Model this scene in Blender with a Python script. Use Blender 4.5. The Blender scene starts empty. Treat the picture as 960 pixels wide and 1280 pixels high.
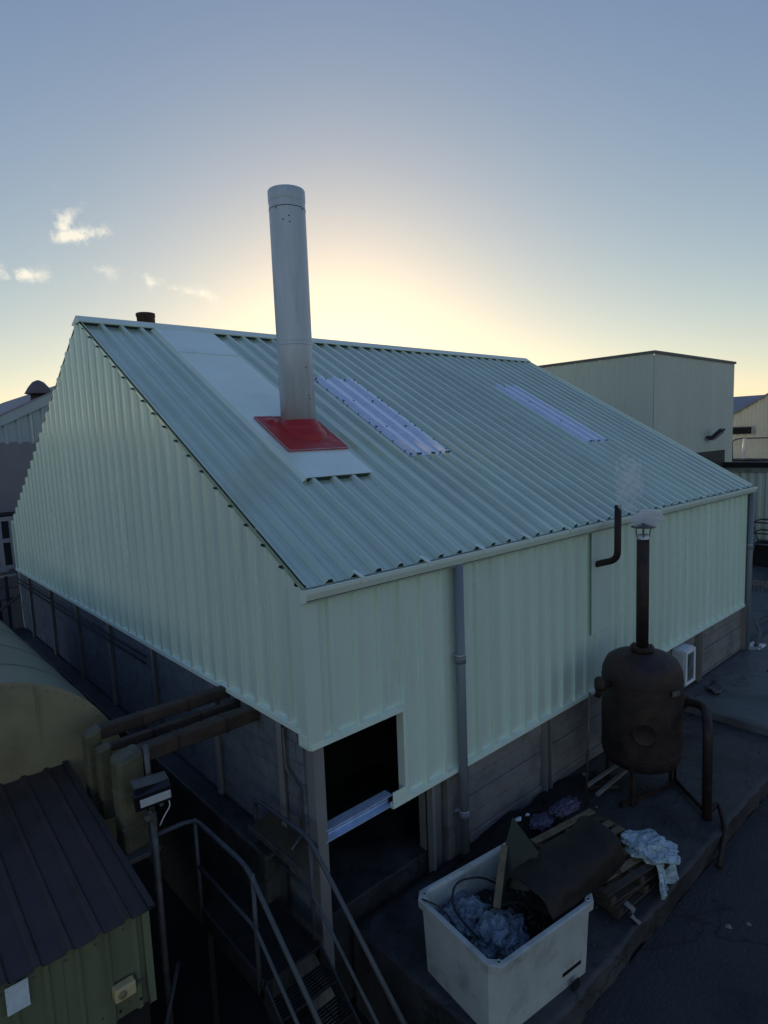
import bpy, bmesh, math, random
from mathutils import Vector, Matrix, noise as mnoise
sc = bpy.context.scene
rnd = random.Random(7)
R = math.radians
COL = sc.collection

# ------------------------------------------------------------------ camera
YAW, PITCH, ROLL = R(48.354), R(-6.747), R(-2.225)
CAM = Vector((-3.388, -5.092, 5.427))
fw = Vector((math.cos(YAW)*math.cos(PITCH), math.sin(YAW)*math.cos(PITCH), math.sin(PITCH)))
r0 = fw.cross(Vector((0, 0, 1))).normalized(); u0 = r0.cross(fw)
rt = r0*math.cos(ROLL) + u0*math.sin(ROLL); up = -r0*math.sin(ROLL) + u0*math.cos(ROLL)
cd = bpy.data.cameras.new('camera'); cam = bpy.data.objects.new('camera', cd); COL.objects.link(cam)
m = Matrix((rt, up, -fw)).transposed().to_4x4(); m.translation = CAM
cam.matrix_world = m
cd.sensor_fit = 'VERTICAL'; cd.sensor_height = 24; cd.lens = 775.78/1280*24
cd.clip_start = 0.05; cd.clip_end = 6000
sc.camera = cam
sc.cycles.volume_bounces = 3

# ------------------------------------------------------------------ sky, sun, exposure
SUN_AZ, SUN_EL = R(51.5), R(9.0)          # azimuth counted from +X towards +Y
W = bpy.data.worlds.new("World"); sc.world = W; W.use_nodes = True
nt = W.node_tree; nt.nodes.clear()
def N(t, tree=None, **k):
    n = (tree or nt).nodes.new(t)
    for a, b in k.items(): setattr(n, a, b)
    return n
def math_(op, a, b=None, c=None, tree=None, clamp=False):
    tr = tree or nt; n = N('ShaderNodeMath', tr, operation=op, use_clamp=clamp)
    for i, x in enumerate((a, b, c)):
        if x is None: continue
        if isinstance(x, (int, float)): n.inputs[i].default_value = x
        else: tr.links.new(x, n.inputs[i])
    return n.outputs[0]
sky = N('ShaderNodeTexSky', sky_type='NISHITA', sun_disc=False, sun_elevation=SUN_EL,
        sun_rotation=R(90)-SUN_AZ, altitude=30, air_density=1.0, dust_density=.3, ozone_density=2.0)
# grade each channel of the sky a little (power and gain), the way the phone exposed it
sr = N('ShaderNodeSeparateColor'); nt.links.new(sky.outputs[0], sr.inputs[0]); cr = N('ShaderNodeCombineColor')
tc = N('ShaderNodeTexCoord'); sep = N('ShaderNodeSeparateXYZ'); nt.links.new(tc.outputs['Generated'], sep.inputs[0])
BS = 0.12                                   # background strength
hz = math_('EXPONENT', math_('MULTIPLY', math_('MAXIMUM', sep.outputs[2], 0.0), -1/.2))   # pale band all round the horizon
for i, (g_, k_, h_) in enumerate(((.92, .131, .12), (.83, .131, .10), (.51, .203, .06))):
    nt.links.new(math_('ADD', math_('MULTIPLY', math_('POWER', sr.outputs[i], g_), k_/BS), math_('MULTIPLY', hz, h_/BS)), cr.inputs[i])
# clouds: small wisps low in the sky, placed by azimuth / elevation
az = math_('ARCTAN2', sep.outputs[1], sep.outputs[0]); el = math_('ARCSINE', sep.outputs[2])
nz = N('ShaderNodeTexNoise'); nz.inputs['Scale'].default_value = 40; nz.inputs['Detail'].default_value = 7; nz.inputs['Roughness'].default_value = .62
nt.links.new(tc.outputs['Generated'], nz.inputs['Vector'])
nz2 = N('ShaderNodeTexNoise'); nz2.inputs['Scale'].default_value = 9; nz2.inputs['Detail'].default_value = 4
nt.links.new(tc.outputs['Generated'], nz2.inputs['Vector'])
tot = None
for a, e, sa, se, tilt, k in ((73.0, 16.6, 2.3, .5, -10, 1.0), (73.6, 17.4, 1.0, 1.0, 25, .8), (77.1, 13.5, 1.7, .5, 3, .85), (71.6, 19.4, .9, .35, -20, .35),
                              (71.2, 14.3, .9, .5, 10, .45), (68.6, 14.0, .7, .45, 0, .4), (67.4, 13.5, .8, .5, 25, .75), (64.7, 13.0, 2.9, .42, 14, .7), (74.3, 18.9, .8, .6, 0, .45)):
    da = math_('SUBTRACT', az, R(a)); de = math_('SUBTRACT', el, R(e)); c_, s_ = math.cos(R(tilt)), math.sin(R(tilt))
    p = math_('MULTIPLY_ADD', da, c_/R(sa), math_('MULTIPLY', de, s_/R(sa)))
    q = math_('MULTIPLY_ADD', de, c_/R(se), math_('MULTIPLY', da, -s_/R(se)))
    d2 = math_('ADD', math_('MULTIPLY', p, p), math_('MULTIPLY', q, q))
    g = math_('MULTIPLY', math_('EXPONENT', math_('MULTIPLY', d2, -.55)), k)
    tot = g if tot is None else math_('MAXIMUM', tot, g)
cl = math_('ADD', tot, math_('MULTIPLY', math_('SUBTRACT', nz.outputs[0], .58), 4.0))
cl = math_('MULTIPLY', math_('MULTIPLY', cl, tot), 1.5, clamp=True)
mixc = N('ShaderNodeMix', data_type='RGBA'); nt.links.new(math_('MULTIPLY', cl, .8, clamp=True), mixc.inputs[0])
nt.links.new(cr.outputs[0], mixc.inputs[6])
CLOUD_IN = mixc.inputs[7]; CLOUD_IN.default_value = (7.8, 7.2, 5.8, 1)
bg = N('ShaderNodeBackground'); bg.inputs[1].default_value = BS
nt.links.new(mixc.outputs[2], bg.inputs[0])
wo = N('ShaderNodeOutputWorld'); nt.links.new(bg.outputs[0], wo.inputs[0])
sd = bpy.data.lights.new('sun', 'SUN'); sd.energy = 2.0; sd.angle = R(0.5); sd.color = (1, .74, .48)
so = bpy.data.objects.new('sun', sd); COL.objects.link(so)
sdir = Vector((math.cos(SUN_AZ)*math.cos(SUN_EL), math.sin(SUN_AZ)*math.cos(SUN_EL), math.sin(SUN_EL)))
so.rotation_euler = sdir.to_track_quat('Z', 'Y').to_euler(); so.location = (0, 0, 40)
sc.view_settings.view_transform = 'Standard'; sc.view_settings.look = 'None'
sc.view_settings.exposure = 0.25; sc.view_settings.gamma = 1.0; sc.view_settings.use_curve_mapping = False

# ------------------------------------------------------------------ materials
MATS = {}
def mat(name, col, rough=.6, metal=0., var=.25, scale=3., dirt=None, dirt_amt=.0, dirt_scale=1.2, streak=False, bump=0., bscale=30., spec=.5, coat=0., rvar=.12, island=0., crack=0., crinkle=0.):
    if name in MATS: return MATS[name]
    M = bpy.data.materials.new(name); M.use_nodes = True; t = M.node_tree; b = t.nodes['Principled BSDF']
    L = t.links.new
    geo = N('ShaderNodeNewGeometry', t)
    mp = N('ShaderNodeMapping', t); L(geo.outputs['Position'], mp.inputs[0])
    mp.inputs['Scale'].default_value = (1, 1, .12) if streak else (1, 1, 1)
    n1 = N('ShaderNodeTexNoise', t); n1.inputs['Scale'].default_value = scale; n1.inputs['Detail'].default_value = 6; n1.inputs['Roughness'].default_value = .6
    L(mp.outputs[0], n1.inputs['Vector'])
    mr = N('ShaderNodeMapRange', t); L(n1.outputs[0], mr.inputs[0])
    mr.inputs[1].default_value = .3; mr.inputs[2].default_value = .7; mr.inputs[3].default_value = 1-var; mr.inputs[4].default_value = 1+var
    fac = mr.outputs[0]
    if island:
        oi = N('ShaderNodeObjectInfo', t)
        fac = math_('MULTIPLY', fac, math_('MULTIPLY_ADD', oi.outputs['Random'], 2*island, 1-island, tree=t), tree=t)
    mx = N('ShaderNodeVectorMath', t, operation='SCALE'); mx.inputs[0].default_value = col; L(fac, mx.inputs['Scale'])
    out = mx.outputs[0]
    rr = math_('MULTIPLY_ADD', n1.outputs[0], 2*rvar, rough-rvar, tree=t, clamp=True)
    if dirt:
        n2 = N('ShaderNodeTexNoise', t); n2.inputs['Scale'].default_value = dirt_scale; n2.inputs['Detail'].default_value = 8; n2.inputs['Roughness'].default_value = .68
        L(mp.outputs[0], n2.inputs['Vector'])
        m2 = N('ShaderNodeMapRange', t); L(n2.outputs[0], m2.inputs[0])
        m2.inputs[1].default_value = .62-.25*dirt_amt; m2.inputs[2].default_value = .78-.2*dirt_amt; m2.inputs[3].default_value = 0; m2.inputs[4].default_value = min(1, .35+dirt_amt)
        mc = N('ShaderNodeMix', t, data_type='RGBA'); L(m2.outputs[0], mc.inputs[0]); L(out, mc.inputs[6]); mc.inputs[7].default_value = (*dirt, 1)
        out = mc.outputs[2]
    if crack:
        nd = N('ShaderNodeTexNoise', t); nd.inputs['Scale'].default_value = 1.7; nd.inputs['Detail'].default_value = 5; L(geo.outputs['Position'], nd.inputs['Vector'])
        av = N('ShaderNodeVectorMath', t, operation='ADD'); L(geo.outputs['Position'], av.inputs[0]); L(nd.outputs['Color'], av.inputs[1])
        vo = N('ShaderNodeTexVoronoi', t, feature='DISTANCE_TO_EDGE'); vo.inputs['Scale'].default_value = crack; L(av.outputs[0], vo.inputs['Vector'])
        cm = N('ShaderNodeMapRange', t); L(vo.outputs['Distance'], cm.inputs[0]); cm.inputs[1].default_value = .004; cm.inputs[2].default_value = .016; cm.inputs[3].default_value = .5; cm.inputs[4].default_value = 1
        ms = N('ShaderNodeVectorMath', t, operation='SCALE'); L(out, ms.inputs[0]); L(cm.outputs[0], ms.inputs['Scale']); out = ms.outputs[0]
    L(out, b.inputs['Base Color']); L(rr, b.inputs['Roughness'])
    b.inputs['Metallic'].default_value = metal; b.inputs['Specular IOR Level'].default_value = spec
    if coat: b.inputs['Coat Weight'].default_value = coat
    if bump:
        n3 = N('ShaderNodeTexNoise', t); n3.inputs['Scale'].default_value = bscale; n3.inputs['Detail'].default_value = 5; L(geo.outputs['Position'], n3.inputs['Vector'])
        bp = N('ShaderNodeBump', t); bp.inputs['Strength'].default_value = min(1, bump); bp.inputs['Distance'].default_value = .02*max(1, bump)
        L(n3.outputs[0], bp.inputs['Height']); L(bp.outputs[0], b.inputs['Normal'])
    if crinkle:
        nd = N('ShaderNodeTexNoise', t); nd.inputs['Scale'].default_value = crinkle*.5; nd.inputs['Detail'].default_value = 3; L(geo.outputs['Position'], nd.inputs['Vector'])
        sc_ = N('ShaderNodeVectorMath', t, operation='SCALE'); L(nd.outputs['Color'], sc_.inputs[0]); sc_.inputs['Scale'].default_value = 2.0/crinkle
        av = N('ShaderNodeVectorMath', t, operation='ADD'); L(geo.outputs['Position'], av.inputs[0]); L(sc_.outputs[0], av.inputs[1])
        vo = N('ShaderNodeTexVoronoi', t, feature='F1'); vo.inputs['Scale'].default_value = crinkle; L(av.outputs[0], vo.inputs['Vector'])
        bp = N('ShaderNodeBump', t); bp.inputs['Strength'].default_value = 1; bp.inputs['Distance'].default_value = .05
        L(vo.outputs['Distance'], bp.inputs['Height']); L(bp.outputs[0], b.inputs['Normal'])
    MATS[name] = M; return M

WALLG = mat('pale_green_cladding', (.74, .90, .80), .27, .12, .035, 1.3, dirt=(.56, .66, .58), dirt_amt=.2, dirt_scale=1.4, streak=True, spec=.5, rvar=.015, island=.025)
TRIM = mat('pale_green_trim', (.74, .87, .78), .38, 0, .05, 2, spec=.5)
ROOFG = mat('green_roof_sheet', (.60, .72, .59), .24, .50, .07, 1.2, dirt=(.47, .60, .52), dirt_amt=.12, dirt_scale=.8, spec=.6, rvar=.03, island=.06)
PANEL = mat('pale_flat_flashing', (.84, .97, .88), .32, .35, .06, 1.0, dirt=(.55, .66, .67), dirt_amt=.2, bump=.08, bscale=3)
POLY = mat('blue_polycarbonate', (.84, .90, 1.0), .18, .6, .05, 5, spec=.7, bump=.02, bscale=8)
REDS = mat('red_silicone', (.44, .022, .024), .38, 0, .15, 6, dirt=(.16, .012, .012), dirt_amt=.2, dirt_scale=6)
GALV = mat('galvanised_steel', (0.6, 0.64, 0.68), .48, .55, .12, 4, dirt=(.20, .22, .24), dirt_amt=.3, dirt_scale=2.2, streak=True)
FLUEM = mat('flue_galvanised', (.60, .66, .71), .56, .35, .18, 3, dirt=(.36, .40, .44), dirt_amt=.4, dirt_scale=2.6, streak=True, bump=.05)
ZINC = mat('bright_zinc', (0.6, 0.74, 0.95), .35, .4, .15, 10, streak=True)
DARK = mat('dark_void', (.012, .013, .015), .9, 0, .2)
BLACKP = mat('black_plastic', (.012, .013, .016), .4, 0, .2)
SEAL_SHADE = mat('dark_green_seal_and_shade', (.015, .035, .032), .5)  # sealing strips, and painted shade in the verge, eaves, ridge and rib gaps
PVC = mat('grey_pvc_pipe', (.19, .23, .27), .45, 0, .12, 2, streak=True, dirt=(.13, .15, .18), dirt_amt=.3)
RUST = mat('rusty_brown_steel', (.028, .019, .019), .62, .1, .5, 5, dirt=(.072, .034, .024), dirt_amt=.45, dirt_scale=3, bump=.25, bscale=40)
RUSTD = mat('dark_rusty_pipe', (.026, .014, .013), .6, .1, .35, 5, dirt=(.05, .024, .018), dirt_amt=.3, dirt_scale=4, bump=.2, bscale=30)
CONC = mat('old_concrete', (.22, .215, .21), .85, 0, .22, 3, dirt=(.10, .098, .095), dirt_amt=.45, dirt_scale=1.6, bump=.6, bscale=26)
BLOCK = mat('rough_rendered_block', (0.155, 0.175, 0.2), .9, 0, .2, 6, dirt=(.08, .09, .105), dirt_amt=.35, dirt_scale=1.1, bump=1.0, bscale=20, island=.06)
POSTM = mat('concrete_post', (0.22, 0.22, 0.215), .8, 0, .18, 5, dirt=(.12, .12, .115), dirt_amt=.3, streak=True, bump=.4)
YARD = mat('damp_yard_concrete', (.048, .051, .055), .60, 0, .5, 1.1, dirt=(.012, .013, .014), dirt_amt=.6, dirt_scale=.8, bump=.8, bscale=9, rvar=.35, crack=.7)
PAVE = mat('worn_pavement', (.105, .115, .125), .55, 0, .3, 1.3, dirt=(.045, .05, .055), dirt_amt=.5, dirt_scale=.9, bump=.6, bscale=9, rvar=.3, crack=.55)
TARM = mat('dark_tarmac', (0.036, 0.037, 0.042), .72, 0, .35, 1.6, dirt=(.010, .011, .012), dirt_amt=.4, dirt_scale=.8, bump=.8, bscale=30, rvar=.3, crack=.4)
SOIL = mat('black_soil', (.010, .010, .011), .95, 0, .4, 3, bump=1.0, bscale=14)
OLIVE = mat('olive_tank_paint', (.25, .225, .14), .5, 0, .14, 1.6, dirt=(.17, .14, .075), dirt_amt=.35, dirt_scale=1.5, bump=.12, bscale=6)
TANKG = mat('grey_green_tank_shell', (0.14, 0.15, 0.13), .38, .1, .2, 1.5, dirt=(.09, .10, .085), dirt_amt=.3, bump=.1, bscale=5)
OLIVP = mat('olive_lagging', (0.11, 0.105, 0.065), .6, 0, .25, 4, dirt=(.04, .035, .028), dirt_amt=.35, dirt_scale=3, bump=.3, bscale=14)
SHEDG = mat('yellow_green_cladding', (0.15, 0.175, 0.11), .5, 0, .15, 2, dirt=(.06, .065, .035), dirt_amt=.35, streak=True)
SHEDR = mat('brown_shed_roof', (.033, .025, .025), .5, 0, .35, 3, dirt=(.045, .027, .022), dirt_amt=.3, dirt_scale=3, bump=.2, bscale=12, island=.1)
GREYM = mat('worn_grey_metal', (0.11, 0.11, 0.11), .55, .3, .3, 6, dirt=(.05, .03, .022), dirt_amt=.35, dirt_scale=5)
STEELD = mat('dark_stair_steel', (.030, .033, .038), .55, .3, .3, 5)
WHITEP = mat('white_paint', (0.78, 0.8, 0.82), .5, 0, .1, 4)
PAPER = mat('white_paper', (0.62, 0.72, 0.8), .8, 0, .1, 14, dirt=(.22, .27, .33), dirt_amt=.25, dirt_scale=30)
CREAM = mat('aged_cream_plastic', (0.5, 0.42, 0.23), .5, 0, .15, 8)
TUB = mat('grey_plastic_tub', (0.44, 0.48, 0.475), .55, 0, .10, 3, dirt=(.22, .235, .22), dirt_amt=.5, dirt_scale=2.4, bump=.12, bscale=20)
BAGW = mat('pale_plastic_bag', (0.42, 0.54, 0.62), .38, 0, .3, 7, dirt=(.2, .26, .30), dirt_amt=.3, dirt_scale=6, crinkle=13)
BAGB = mat('blue_plastic_bag', (.20, .25, .31), .2, 0, .4, 8, dirt=(.04, .05, .08), dirt_amt=.5, dirt_scale=7, crinkle=14)
BAGP = mat('mauve_plastic_bag', (.10, .095, .17), .4, 0, .4, 8, dirt=(.05, .05, .07), dirt_amt=.4, dirt_scale=8, crinkle=16)
WOOD = mat('weathered_wood', (0.19, 0.15, 0.09), .8, 0, .3, 6, dirt=(.06, .045, .03), dirt_amt=.4, dirt_scale=8, bump=.3, bscale=40)
WOODD = mat('dark_wet_wood', (.055, .045, .036), .75, 0, .35, 6, bump=.3, bscale=40)
OLSH = mat('olive_board', (.05, .058, .042), .6, 0, .2, 3)
BROWNB = mat('brown_board', (.060, .043, .022), .7, 0, .25, 5)
FARG = mat('sage_cladding', (0.56, 0.62, 0.54), .55, 0, .05, .7, streak=True, island=.03)
FARB = mat('beige_cladding', (0.76, 0.73, 0.58), .6, 0, .06, .9, streak=True, island=.04)
FARL = mat('blue_grey_cladding', (0.36, 0.43, 0.46), .5, 0, .06, 1, streak=True, island=.03)
FARW = mat('grey_render', (0.22, 0.22, 0.25), .85, 0, .1, 1.5, bump=.3)
FROOF = mat('grey_far_roof', (0.26, 0.26, 0.29), .7, 0, .15, 1)
GLASSD = mat('dark_glass', (.012, .016, .022), .12, 0, .1, spec=.8)
ALU = mat('aluminium_frame', (0.34, 0.35, 0.4), .5, .3, .1)
RAIL = mat('stair_rail_paint', (0.075, 0.085, 0.1), .5, .2, .25, 8, dirt=(.06, .035, .025), dirt_amt=.25, dirt_scale=9)
LENS = mat('floodlight_lens', (0.62, 0.7, 0.8), .25, 0, .08, 20)
STICK = mat('pale_stick_wood', (.20, .20, .19), .8)

# ------------------------------------------------------------------ mesh helpers
def org(parent):
    o = Vector((0, 0, 0))
    while parent: o += parent.location; parent = parent.parent
    return o
class MB:
    def __init__(s): s.v = []; s.f = []; s.sm = []
    def add(s, vs, fs, smooth=False):
        b = len(s.v); s.v += [tuple(v) for v in vs]; s.f += [tuple(i+b for i in f) for f in fs]; s.sm += [smooth]*len(fs); return s
    def box(s, x0, x1, y0, y1, z0, z1):
        vs = [(x, y, z) for x in (x0, x1) for y in (y0, y1) for z in (z0, z1)]
        return s.add(vs, [(0,1,3,2),(4,6,7,5),(0,4,5,1),(2,3,7,6),(0,2,6,4),(1,5,7,3)])
    def bar(s, p0, p1, w, h, upv=(0, 0, 1)):
        p0, p1 = Vector(p0), Vector(p1); d = (p1-p0).normalized(); a = d.cross(Vector(upv))
        if a.length < 1e-4: a = d.cross(Vector((1, 0, 0)))
        a.normalize(); b = a.cross(d)
        vs = [p+a*i*w/2+b*j*h/2 for p in (p0, p1) for i, j in ((-1,-1),(1,-1),(1,1),(-1,1))]
        return s.add(vs, [(3,2,1,0),(4,5,6,7),(0,1,5,4),(1,2,6,5),(2,3,7,6),(3,0,4,7)])
    def ring(s, c, d, r, n, ref=None):
        d = Vector(d).normalized(); a = d.orthogonal().normalized() if ref is None else (Vector(ref)-d*Vector(ref).dot(d)).normalized()
        b = d.cross(a); return [Vector(c)+a*math.cos(2*math.pi*i/n)*r+b*math.sin(2*math.pi*i/n)*r for i in range(n)]
    def lathe(s, base, axis, prof, n=32, cap0=True, cap1=True, smooth=True):
        """prof: (distance along axis, radius)"""
        axis = Vector(axis).normalized(); vs = []
        ref = axis.orthogonal()
        for h, r in prof: vs += s.ring(Vector(base)+axis*h, axis, max(r, 1e-4), n, ref)
        fs = [(k*n+i, k*n+(i+1) % n, (k+1)*n+(i+1) % n, (k+1)*n+i) for k in range(len(prof)-1) for i in range(n)]
        s.add(vs, fs, smooth); b = len(s.v)-len(vs)
        if cap0: s.f.append(tuple(b+i for i in reversed(range(n)))); s.sm.append(False)
        if cap1: s.f.append(tuple(b+(len(prof)-1)*n+i for i in range(n))); s.sm.append(False)
        return s
    def cyl(s, p0, p1, r, r1=None, n=16):
        p0, p1 = Vector(p0), Vector(p1); return s.lathe(p0, p1-p0, [(0, r), ((p1-p0).length, r if r1 is None else r1)], n)
    def tube(s, pts, r, n=10, bend=0.0, rf=None):
        pts = [Vector(p) for p in pts]
        if bend > 0:
            o = [pts[0]]
            for i in range(1, len(pts)-1):
                a, b, c = pts[i-1], pts[i], pts[i+1]; k = min(bend, (a-b).length*.48, (c-b).length*.48)
                p, q = b+(a-b).normalized()*k, b+(c-b).normalized()*k
                for j in range(7): t = j/6; o.append(p*(1-t)**2+b*2*t*(1-t)+q*t*t)
            o.append(pts[-1]); pts = o
        vs = []; ref = None
        for i, p in enumerate(pts):
            d = (pts[min(i+1, len(pts)-1)]-pts[max(i-1, 0)]).normalized()
            if ref is None: ref = d.orthogonal()
            ref = (ref-d*ref.dot(d)).normalized(); vs += s.ring(p, d, r if rf is None else rf(i/(len(pts)-1))*r, n, ref)
        m_ = len(pts)
        s.add(vs, [(k*n+i, k*n+(i+1) % n, (k+1)*n+(i+1) % n, (k+1)*n+i) for k in range(m_-1) for i in range(n)], True)
        b = len(s.v)-len(vs); s.f += [tuple(b+i for i in reversed(range(n))), tuple(b+(m_-1)*n+i for i in range(n))]; s.sm += [False, False]
        return s
    def grid(s, P, nu, nv, smooth=False):
        return s.add([P(i, j) for j in range(nv) for i in range(nu)], [(j*nu+i, j*nu+i+1, (j+1)*nu+i+1, (j+1)*nu+i) for j in range(nv-1) for i in range(nu-1)], smooth)
    def poly(s, pts, thick):
        """flat polygon given as 3D points, thickened along -normal"""
        pts = [Vector(p) for p in pts]; n = len(pts); nn = (pts[1]-pts[0]).cross(pts[2]-pts[1]).normalized()*thick
        return s.add(pts+[p-nn for p in pts], [tuple(range(n)), tuple(reversed(range(n, 2*n)))]+[(i, i+n, (i+1) % n+n, (i+1) % n) for i in range(n)])
    def build(s, name, m, parent=None, bevel=0, solid=0, kind=None, loc=None):
        o_ = org(parent) if loc is None else (org(parent)+Vector(loc)); me = bpy.data.meshes.new(name)
        me.from_pydata([tuple(Vector(v)-o_) for v in s.v], [], s.f); me.update()
        for p, k in zip(me.polygons, s.sm): p.use_smooth = k
        me.materials.append(m); o = bpy.data.objects.new(name, me); COL.objects.link(o)
        if parent: o.parent = parent
        if loc is not None: o.location = loc
        if bevel:
            b = o.modifiers.new('bevel', 'BEVEL'); b.width = bevel; b.segments = 2; b.limit_method = 'ANGLE'
        if solid:
            q = o.modifiers.new('solid', 'SOLIDIFY'); q.thickness = solid; q.offset = -1
        if kind: o['kind'] = kind
        return o
def tag(o, label, cat, group=None):
    o['label'] = label; o['category'] = cat
    if group: o['group'] = group
    return o
def thing(name, loc, label, cat, group=None):
    o = bpy.data.objects.new(name, None); COL.objects.link(o); o.location = loc; o.empty_display_size = .2
    bpy.context.view_layer.update(); return tag(o, label, cat, group)
def struct(o): o['kind'] = 'structure'; return o
def lab(o, label): o['label'] = label; return o

def ribprof(a, b, phase=.31, pitch=1/3, h=.050, wb=.064, wt=.044, sw=0., gr=0.):
    """profile of a ribbed sheet between a and b along u -> list (u, n)"""
    pts = []; k = math.floor((a-phase)/pitch)-1
    def add(u, n): pts.append((u, n))
    while phase+k*pitch < b+pitch:
        c = phase+k*pitch
        if gr: add(c-wb/2-gr, 0); add(c-wb/2-gr*.5, -gr*.9)
        add(c-wb/2, 0); add(c-wt/2, h); add(c+wt/2, h); add(c+wb/2, 0)
        if gr: add(c+wb/2+gr*.5, -gr*.9); add(c+wb/2+gr, 0)
        if sw:
            for q in (.36, .64):
                m_ = c+pitch*q; add(m_-.014, 0); add(m_-.006, sw); add(m_+.006, sw); add(m_+.014, 0)
        k += 1
    def at(u):
        for (u0_, n0), (u1, n1) in zip(pts, pts[1:]):
            if u0_ <= u <= u1: return n0+(n1-n0)*(u-u0_)/max(1e-9, u1-u0_)
        return 0
    return [(a, at(a))]+[p for p in pts if a < p[0] < b]+[(b, at(b))]
def wallsheet(parent, prof, P, z0, z1, m, name='cladding_sheet', solid=.004, rows=1, label=None):
    """P(u, n, z) -> world point; z0, z1 constants or functions of u"""
    f0 = z0 if callable(z0) else (lambda u: z0); f1 = z1 if callable(z1) else (lambda u: z1)
    b = MB(); n = len(prof)
    b.grid(lambda i, j: P(prof[i][0], prof[i][1], f0(prof[i][0])+(f1(prof[i][0])-f0(prof[i][0]))*j/rows), n, rows+1)
    o = b.build(name, m, parent, solid=solid)
    if label: o['label'] = label
    return o
def blob(c, rad, seed, amp=.3, sub=4, sq=1.0, flat=-9, freq=2.2):
    bm = bmesh.new(); bmesh.ops.create_icosphere(bm, subdivisions=sub, radius=1)
    vs = []
    for v in bm.verts:
        p = v.co.copy(); q = p*freq+Vector((seed*7.1, seed*3.3, 0))
        d = 1+amp*(mnoise.noise(q)*1.1)+amp*.30*(.6-2*abs(mnoise.noise(q*1.6)))
        w = Vector((p.x*rad[0], p.y*rad[1], p.z*rad[2]))*d
        w.z = max(w.z, flat); vs.append(Vector(c)+w)
    b = MB(); b.add(vs, [tuple(v.index for v in f.verts) for f in bm.faces], True); bm.free(); return b

# ================================================================== THE SETTING
RD = -0.25                                   # level of the lower road; 0 = yard pad
def zrough(x, y, a=.02, f=.7): return a*mnoise.noise(Vector((x*f, y*f, 3.1)))+a*.4*mnoise.noise(Vector((x*f*3, y*f*3, 1.1)))
b = MB(); b.add([(-1500, -1500, -1.0), (1500, -1500, -1.0), (1500, 1500, -1.0), (-1500, 1500, -1.0)], [(0, 1, 2, 3)])
struct(b.build('ground', SOIL))
b = MB(); b.box(.42, 60, -30, -2.2, -1.2, RD); struct(b.build('road', TARM, bevel=.01))
# concrete pad along the wall: broken edge, uneven top
def slab(name, x0, x1, y0, y1, zt, zb, m, nx, ny, a=.012, edge=.05):
    b = MB()
    def P(i, j):
        x = x0+(x1-x0)*i/(nx-1); y = y0+(y1-y0)*j/(ny-1)
        if j == 0: y += edge*(mnoise.noise(Vector((x*1.7, 2, 0)))+.6*mnoise.noise(Vector((x*6, 5, 0))))
        if i == 0: x += edge*.6*mnoise.noise(Vector((y*2, 9, 0)))
        return (x, y, zt+zrough(x, y, a))
    b.grid(P, nx, ny, True); base = len(b.v)
    rim = [i for i in range(nx)]+[j*nx+nx-1 for j in range(1, ny)]+[(ny-1)*nx+i for i in range(nx-2, -1, -1)]+[j*nx for j in range(ny-2, 0, -1)]
    lo = [(b.v[i][0], b.v[i][1]-0, zb) for i in rim]; k = len(rim)
    b.v += lo; b.f += [(rim[i], base+i, base+(i+1) % k, rim[(i+1) % k]) for i in range(k)]; b.sm += [False]*k
    return struct(b.build(name, m))
slab('concrete_pad', .45, 8.42, -2.2, .02, 0.0, -1.2, YARD, 90, 26, .022)
slab('pavement', 8.36, 40, -2.15, .02, .13, -1.2, PAVE, 160, 16, .012)
slab('yard_paving', 12.75, 40, .02, 30, .07, -1.2, PAVE, 60, 60, .02, 0)
b = MB(); b.box(19.2, 19.4, -2.0, 5, .0, .26); struct(b.build('kerb', CONC, bevel=.02))
b = MB(); b.box(.10, 12.4, .12, 12.8, -.98, .21); struct(b.build('warehouse_floor', YARD, bevel=.02))
b = MB(); b.box(-.30, -.02, .55, 12.9, -1.0, .95); struct(b.build('wall_plinth', YARD, bevel=.03))
# grit, leaves and rubble lying on the pad and the road
b = MB()
for k in range(420):
    x = rnd.uniform(1.9, 8.2) if k % 3 else rnd.uniform(2.0, 12); y = rnd.uniform(-2.1, -.05) if k % 3 else rnd.uniform(-5.5, -2.3)
    z = (zrough(x, y, .022) if y > -2.15 else RD); s = rnd.uniform(.006, .022)*(1.6 if rnd.random() < .06 else 1); a = rnd.uniform(0, 3)
    c, q = math.cos(a)*s, math.sin(a)*s
    b.add([(x+c, y+q, z), (x-q, y+c, z), (x-c, y-q, z), (x+q, y-c, z), (x, y, z+s*rnd.uniform(.4, 1.1))], [(0, 1, 4), (1, 2, 4), (2, 3, 4), (3, 0, 4)])
o = b.build('grit', YARD); o['kind'] = 'stuff'; tag(o, 'loose grit and small stones scattered over the damp concrete and road', 'grit')
# heaps of black dirt against the dwarf wall
for (cx, cy, rx, ry, rz, sd_) in ((3.0, -.35, .95, .38, .17, 3), (4.3, -.28, .8, .28, .10, 5), (1.9, -.45, .45, .3, .1, 8)):
    b = blob((cx, cy, 0), (rx, ry, rz), sd_, .35, 4, flat=-.03); o = b.build('dirt_heap', SOIL); o['kind'] = 'stuff'
    tag(o, {3: 'long black dirt heap against the wall behind the pallet', 5: 'low black dirt heap by the foot of the rusty tank', 8: 'small black dirt heap between downpipe and grey tub'}[sd_], 'dirt heap', 'dirt heaps along the dwarf wall')

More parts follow.
